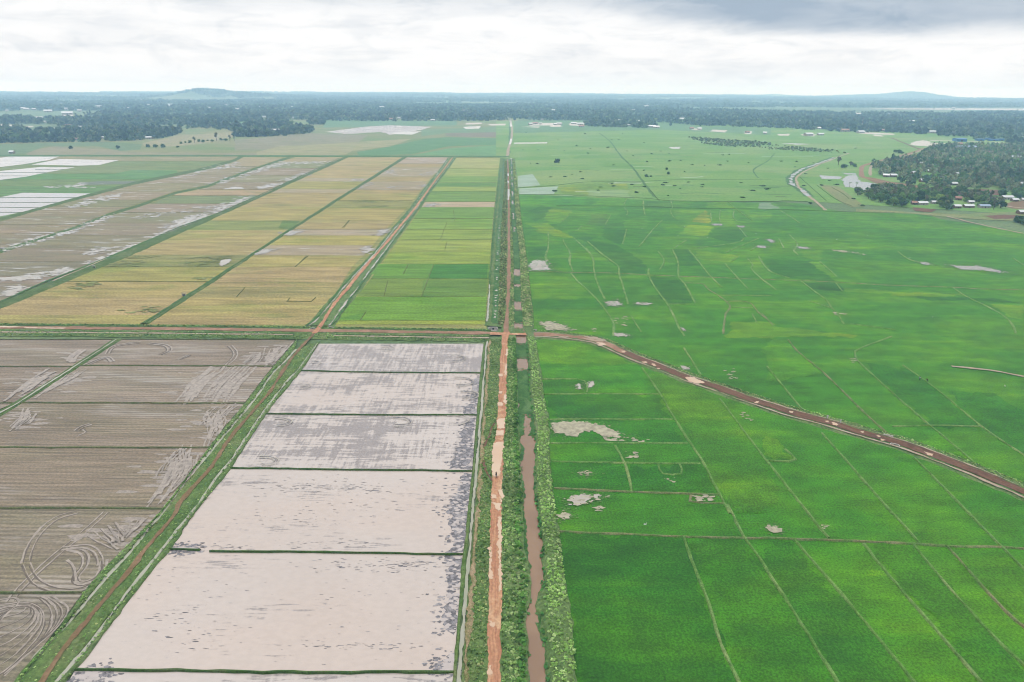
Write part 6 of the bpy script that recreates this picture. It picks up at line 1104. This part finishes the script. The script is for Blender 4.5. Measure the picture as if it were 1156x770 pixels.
sky = nd('ShaderNodeTexSky', sky_type='NISHITA', sun_disc=False); sky.sun_elevation = SUN_EL; sky.sun_rotation = SUN_AZ; sky.air_density = 1; sky.dust_density = 2
tc = nd('ShaderNodeTexCoord'); sp = nd('ShaderNodeSeparateXYZ'); nt.links.new(tc.outputs['Generated'], sp.inputs[0])
az = mth('ARCTAN2', sp.outputs[0], sp.outputs[1]); el = mth('ARCSINE', sp.outputs[2])
def cn(sa, se, detail, rough, off=0., dist=0.):
    c = nd('ShaderNodeCombineXYZ'); nt.links.new(mth('ADD', mth('MULTIPLY', az, sa), off), c.inputs[0]); nt.links.new(mth('MULTIPLY', el, se), c.inputs[1]); c.inputs[2].default_value = off * .37
    n = nd('ShaderNodeTexNoise'); n.inputs['Scale'].default_value = 1; n.inputs['Detail'].default_value = detail; n.inputs['Roughness'].default_value = rough; n.inputs['Distortion'].default_value = dist; nt.links.new(c.outputs[0], n.inputs['Vector']); return n.outputs['Fac']
n1 = cn(5, 22, 6, .55, 3.1, .3); n2 = cn(11, 60, 7, .6, 7.7, .3); n3 = cn(2.6, 16, 4, .5, 12.4); n5 = cn(13, 34, 9, .62, 21.3, .6)
# lower edge of the grey cloud deck: lowest on the right
edge_ = rmp(az, .05, .45, .088, .056); edge_ = mth('ADD', edge_, mth('MULTIPLY', mth('SUBTRACT', n1, .5), .05))
edge_ = mth('ADD', edge_, mth('MULTIPLY', mth('SUBTRACT', n2, .5), .016))
deck = rmp(mth('SUBTRACT', el, edge_), -.004, .022, 0, 1)
depth = mth('MULTIPLY', deck, rmp(az, -.02, .34, .32, 1.0)); depth = mth('MULTIPLY', depth, rmp(n3, .3, .7, .8, 1.25))
wisp = mth('MULTIPLY', rmp(n2, .45, .7, 0, .15), rmp(el, .01, .04, .4, 1)); wisp2 = rmp(n1, .47, .7, 0, .13)
dark = mth('MINIMUM',  mth('ADD', mth('MULTIPLY', depth, .8), mth('ADD', mth('ADD', wisp, wisp2), rmp(n5, .5, .68, 0, .13))), .85)
n4 = nd('ShaderNodeTexNoise'); n4.inputs['Scale'].default_value = 3.2; n4.inputs['Detail'].default_value = 5; nt.links.new(tc.outputs['Generated'], n4.inputs['Vector'])
zen = mth('MULTIPLY', rmp(el, .14, 1.0, 1.03, 2.95), mth('ADD', 1.0, mth('MULTIPLY', mth('MULTIPLY', mth('SUBTRACT', n4.outputs['Fac'], .5), 1.3), rmp(el, .15, .4, 0, 1))))              # overcast sky brightens towards the zenith
hz = rmp(el, -.02, .035, 0, 1)
val = mth('MULTIPLY', zen, 10.)
mx = nd('ShaderNodeMix', data_type='RGBA'); mx.inputs[6].default_value = (1, 1, 1.0, 1); mx.inputs[7].default_value = (.28, .39, .52, 1); nt.links.new(mth('MULTIPLY', dark, rmp(el, .16, .5, 1, .35)), mx.inputs[0])
mh = nd('ShaderNodeMix', data_type='RGBA'); nt.links.new(hz, mh.inputs[0]); mh.inputs[6].default_value = (.90, .96, 1.0, 1); nt.links.new(mx.outputs[2], mh.inputs[7])
sc = nd('ShaderNodeVectorMath', operation='SCALE'); nt.links.new(mh.outputs[2], sc.inputs[0]); nt.links.new(val, sc.inputs['Scale'])
fm = nd('ShaderNodeMix', data_type='RGBA'); fm.inputs[0].default_value = .96; nt.links.new(sky.outputs[0], fm.inputs[6]); nt.links.new(sc.outputs[0], fm.inputs[7]); nt.links.new(fm.outputs[2], bg.inputs['Color'])
sl = bpy.data.lights.new('sun', 'SUN'); sl.energy = 1.1; sl.angle = math.radians(14); sl.color = (1, .96, .9); so = bpy.data.objects.new('sun', sl); COL.objects.link(so)
dirv = Vector((math.sin(SUN_AZ) * math.cos(SUN_EL), math.cos(SUN_AZ) * math.cos(SUN_EL), math.sin(SUN_EL))); so.rotation_euler = dirv.to_track_quat('Z', 'Y').to_euler(); so.location = (0, 0, 300)
hz_m = bpy.data.materials.new('haze'); hz_m.use_nodes = True; t = hz_m.node_tree; t.nodes.clear(); out = t.nodes.new('ShaderNodeOutputMaterial'); pv = t.nodes.new('ShaderNodeVolumePrincipled'); pv.inputs['Density'].default_value = 1.6e-4; pv.inputs['Color'].default_value = (.39, .66, .95, 1); pv.inputs['Absorption Color'].default_value = (1, 1, 1, 1); pv.inputs['Anisotropy'].default_value = 0.1; t.links.new(pv.outputs[0], out.inputs['Volume'])
B = 12800; o = link('haze', mesh('haze', *boxm(-B, B, -B, B, -1.9, 132)), hz_m, None, 'stuff'); tag(o, 'pale blue haze that veils the far woods and hills', 'haze'); o.display_type = 'WIRE'

scene.view_settings.view_transform = 'Standard'; scene.view_settings.look = 'None'; scene.view_settings.exposure = 0.0; scene.view_settings.gamma = 1
cy = scene.cycles; cy.use_denoising = True; cy.denoiser = 'OPENIMAGEDENOISE'; cy.filter_width = 1.05; cy.max_bounces = 6; cy.diffuse_bounces = 2; cy.glossy_bounces = 2; cy.volume_bounces = 3; cy.transmission_bounces = 2
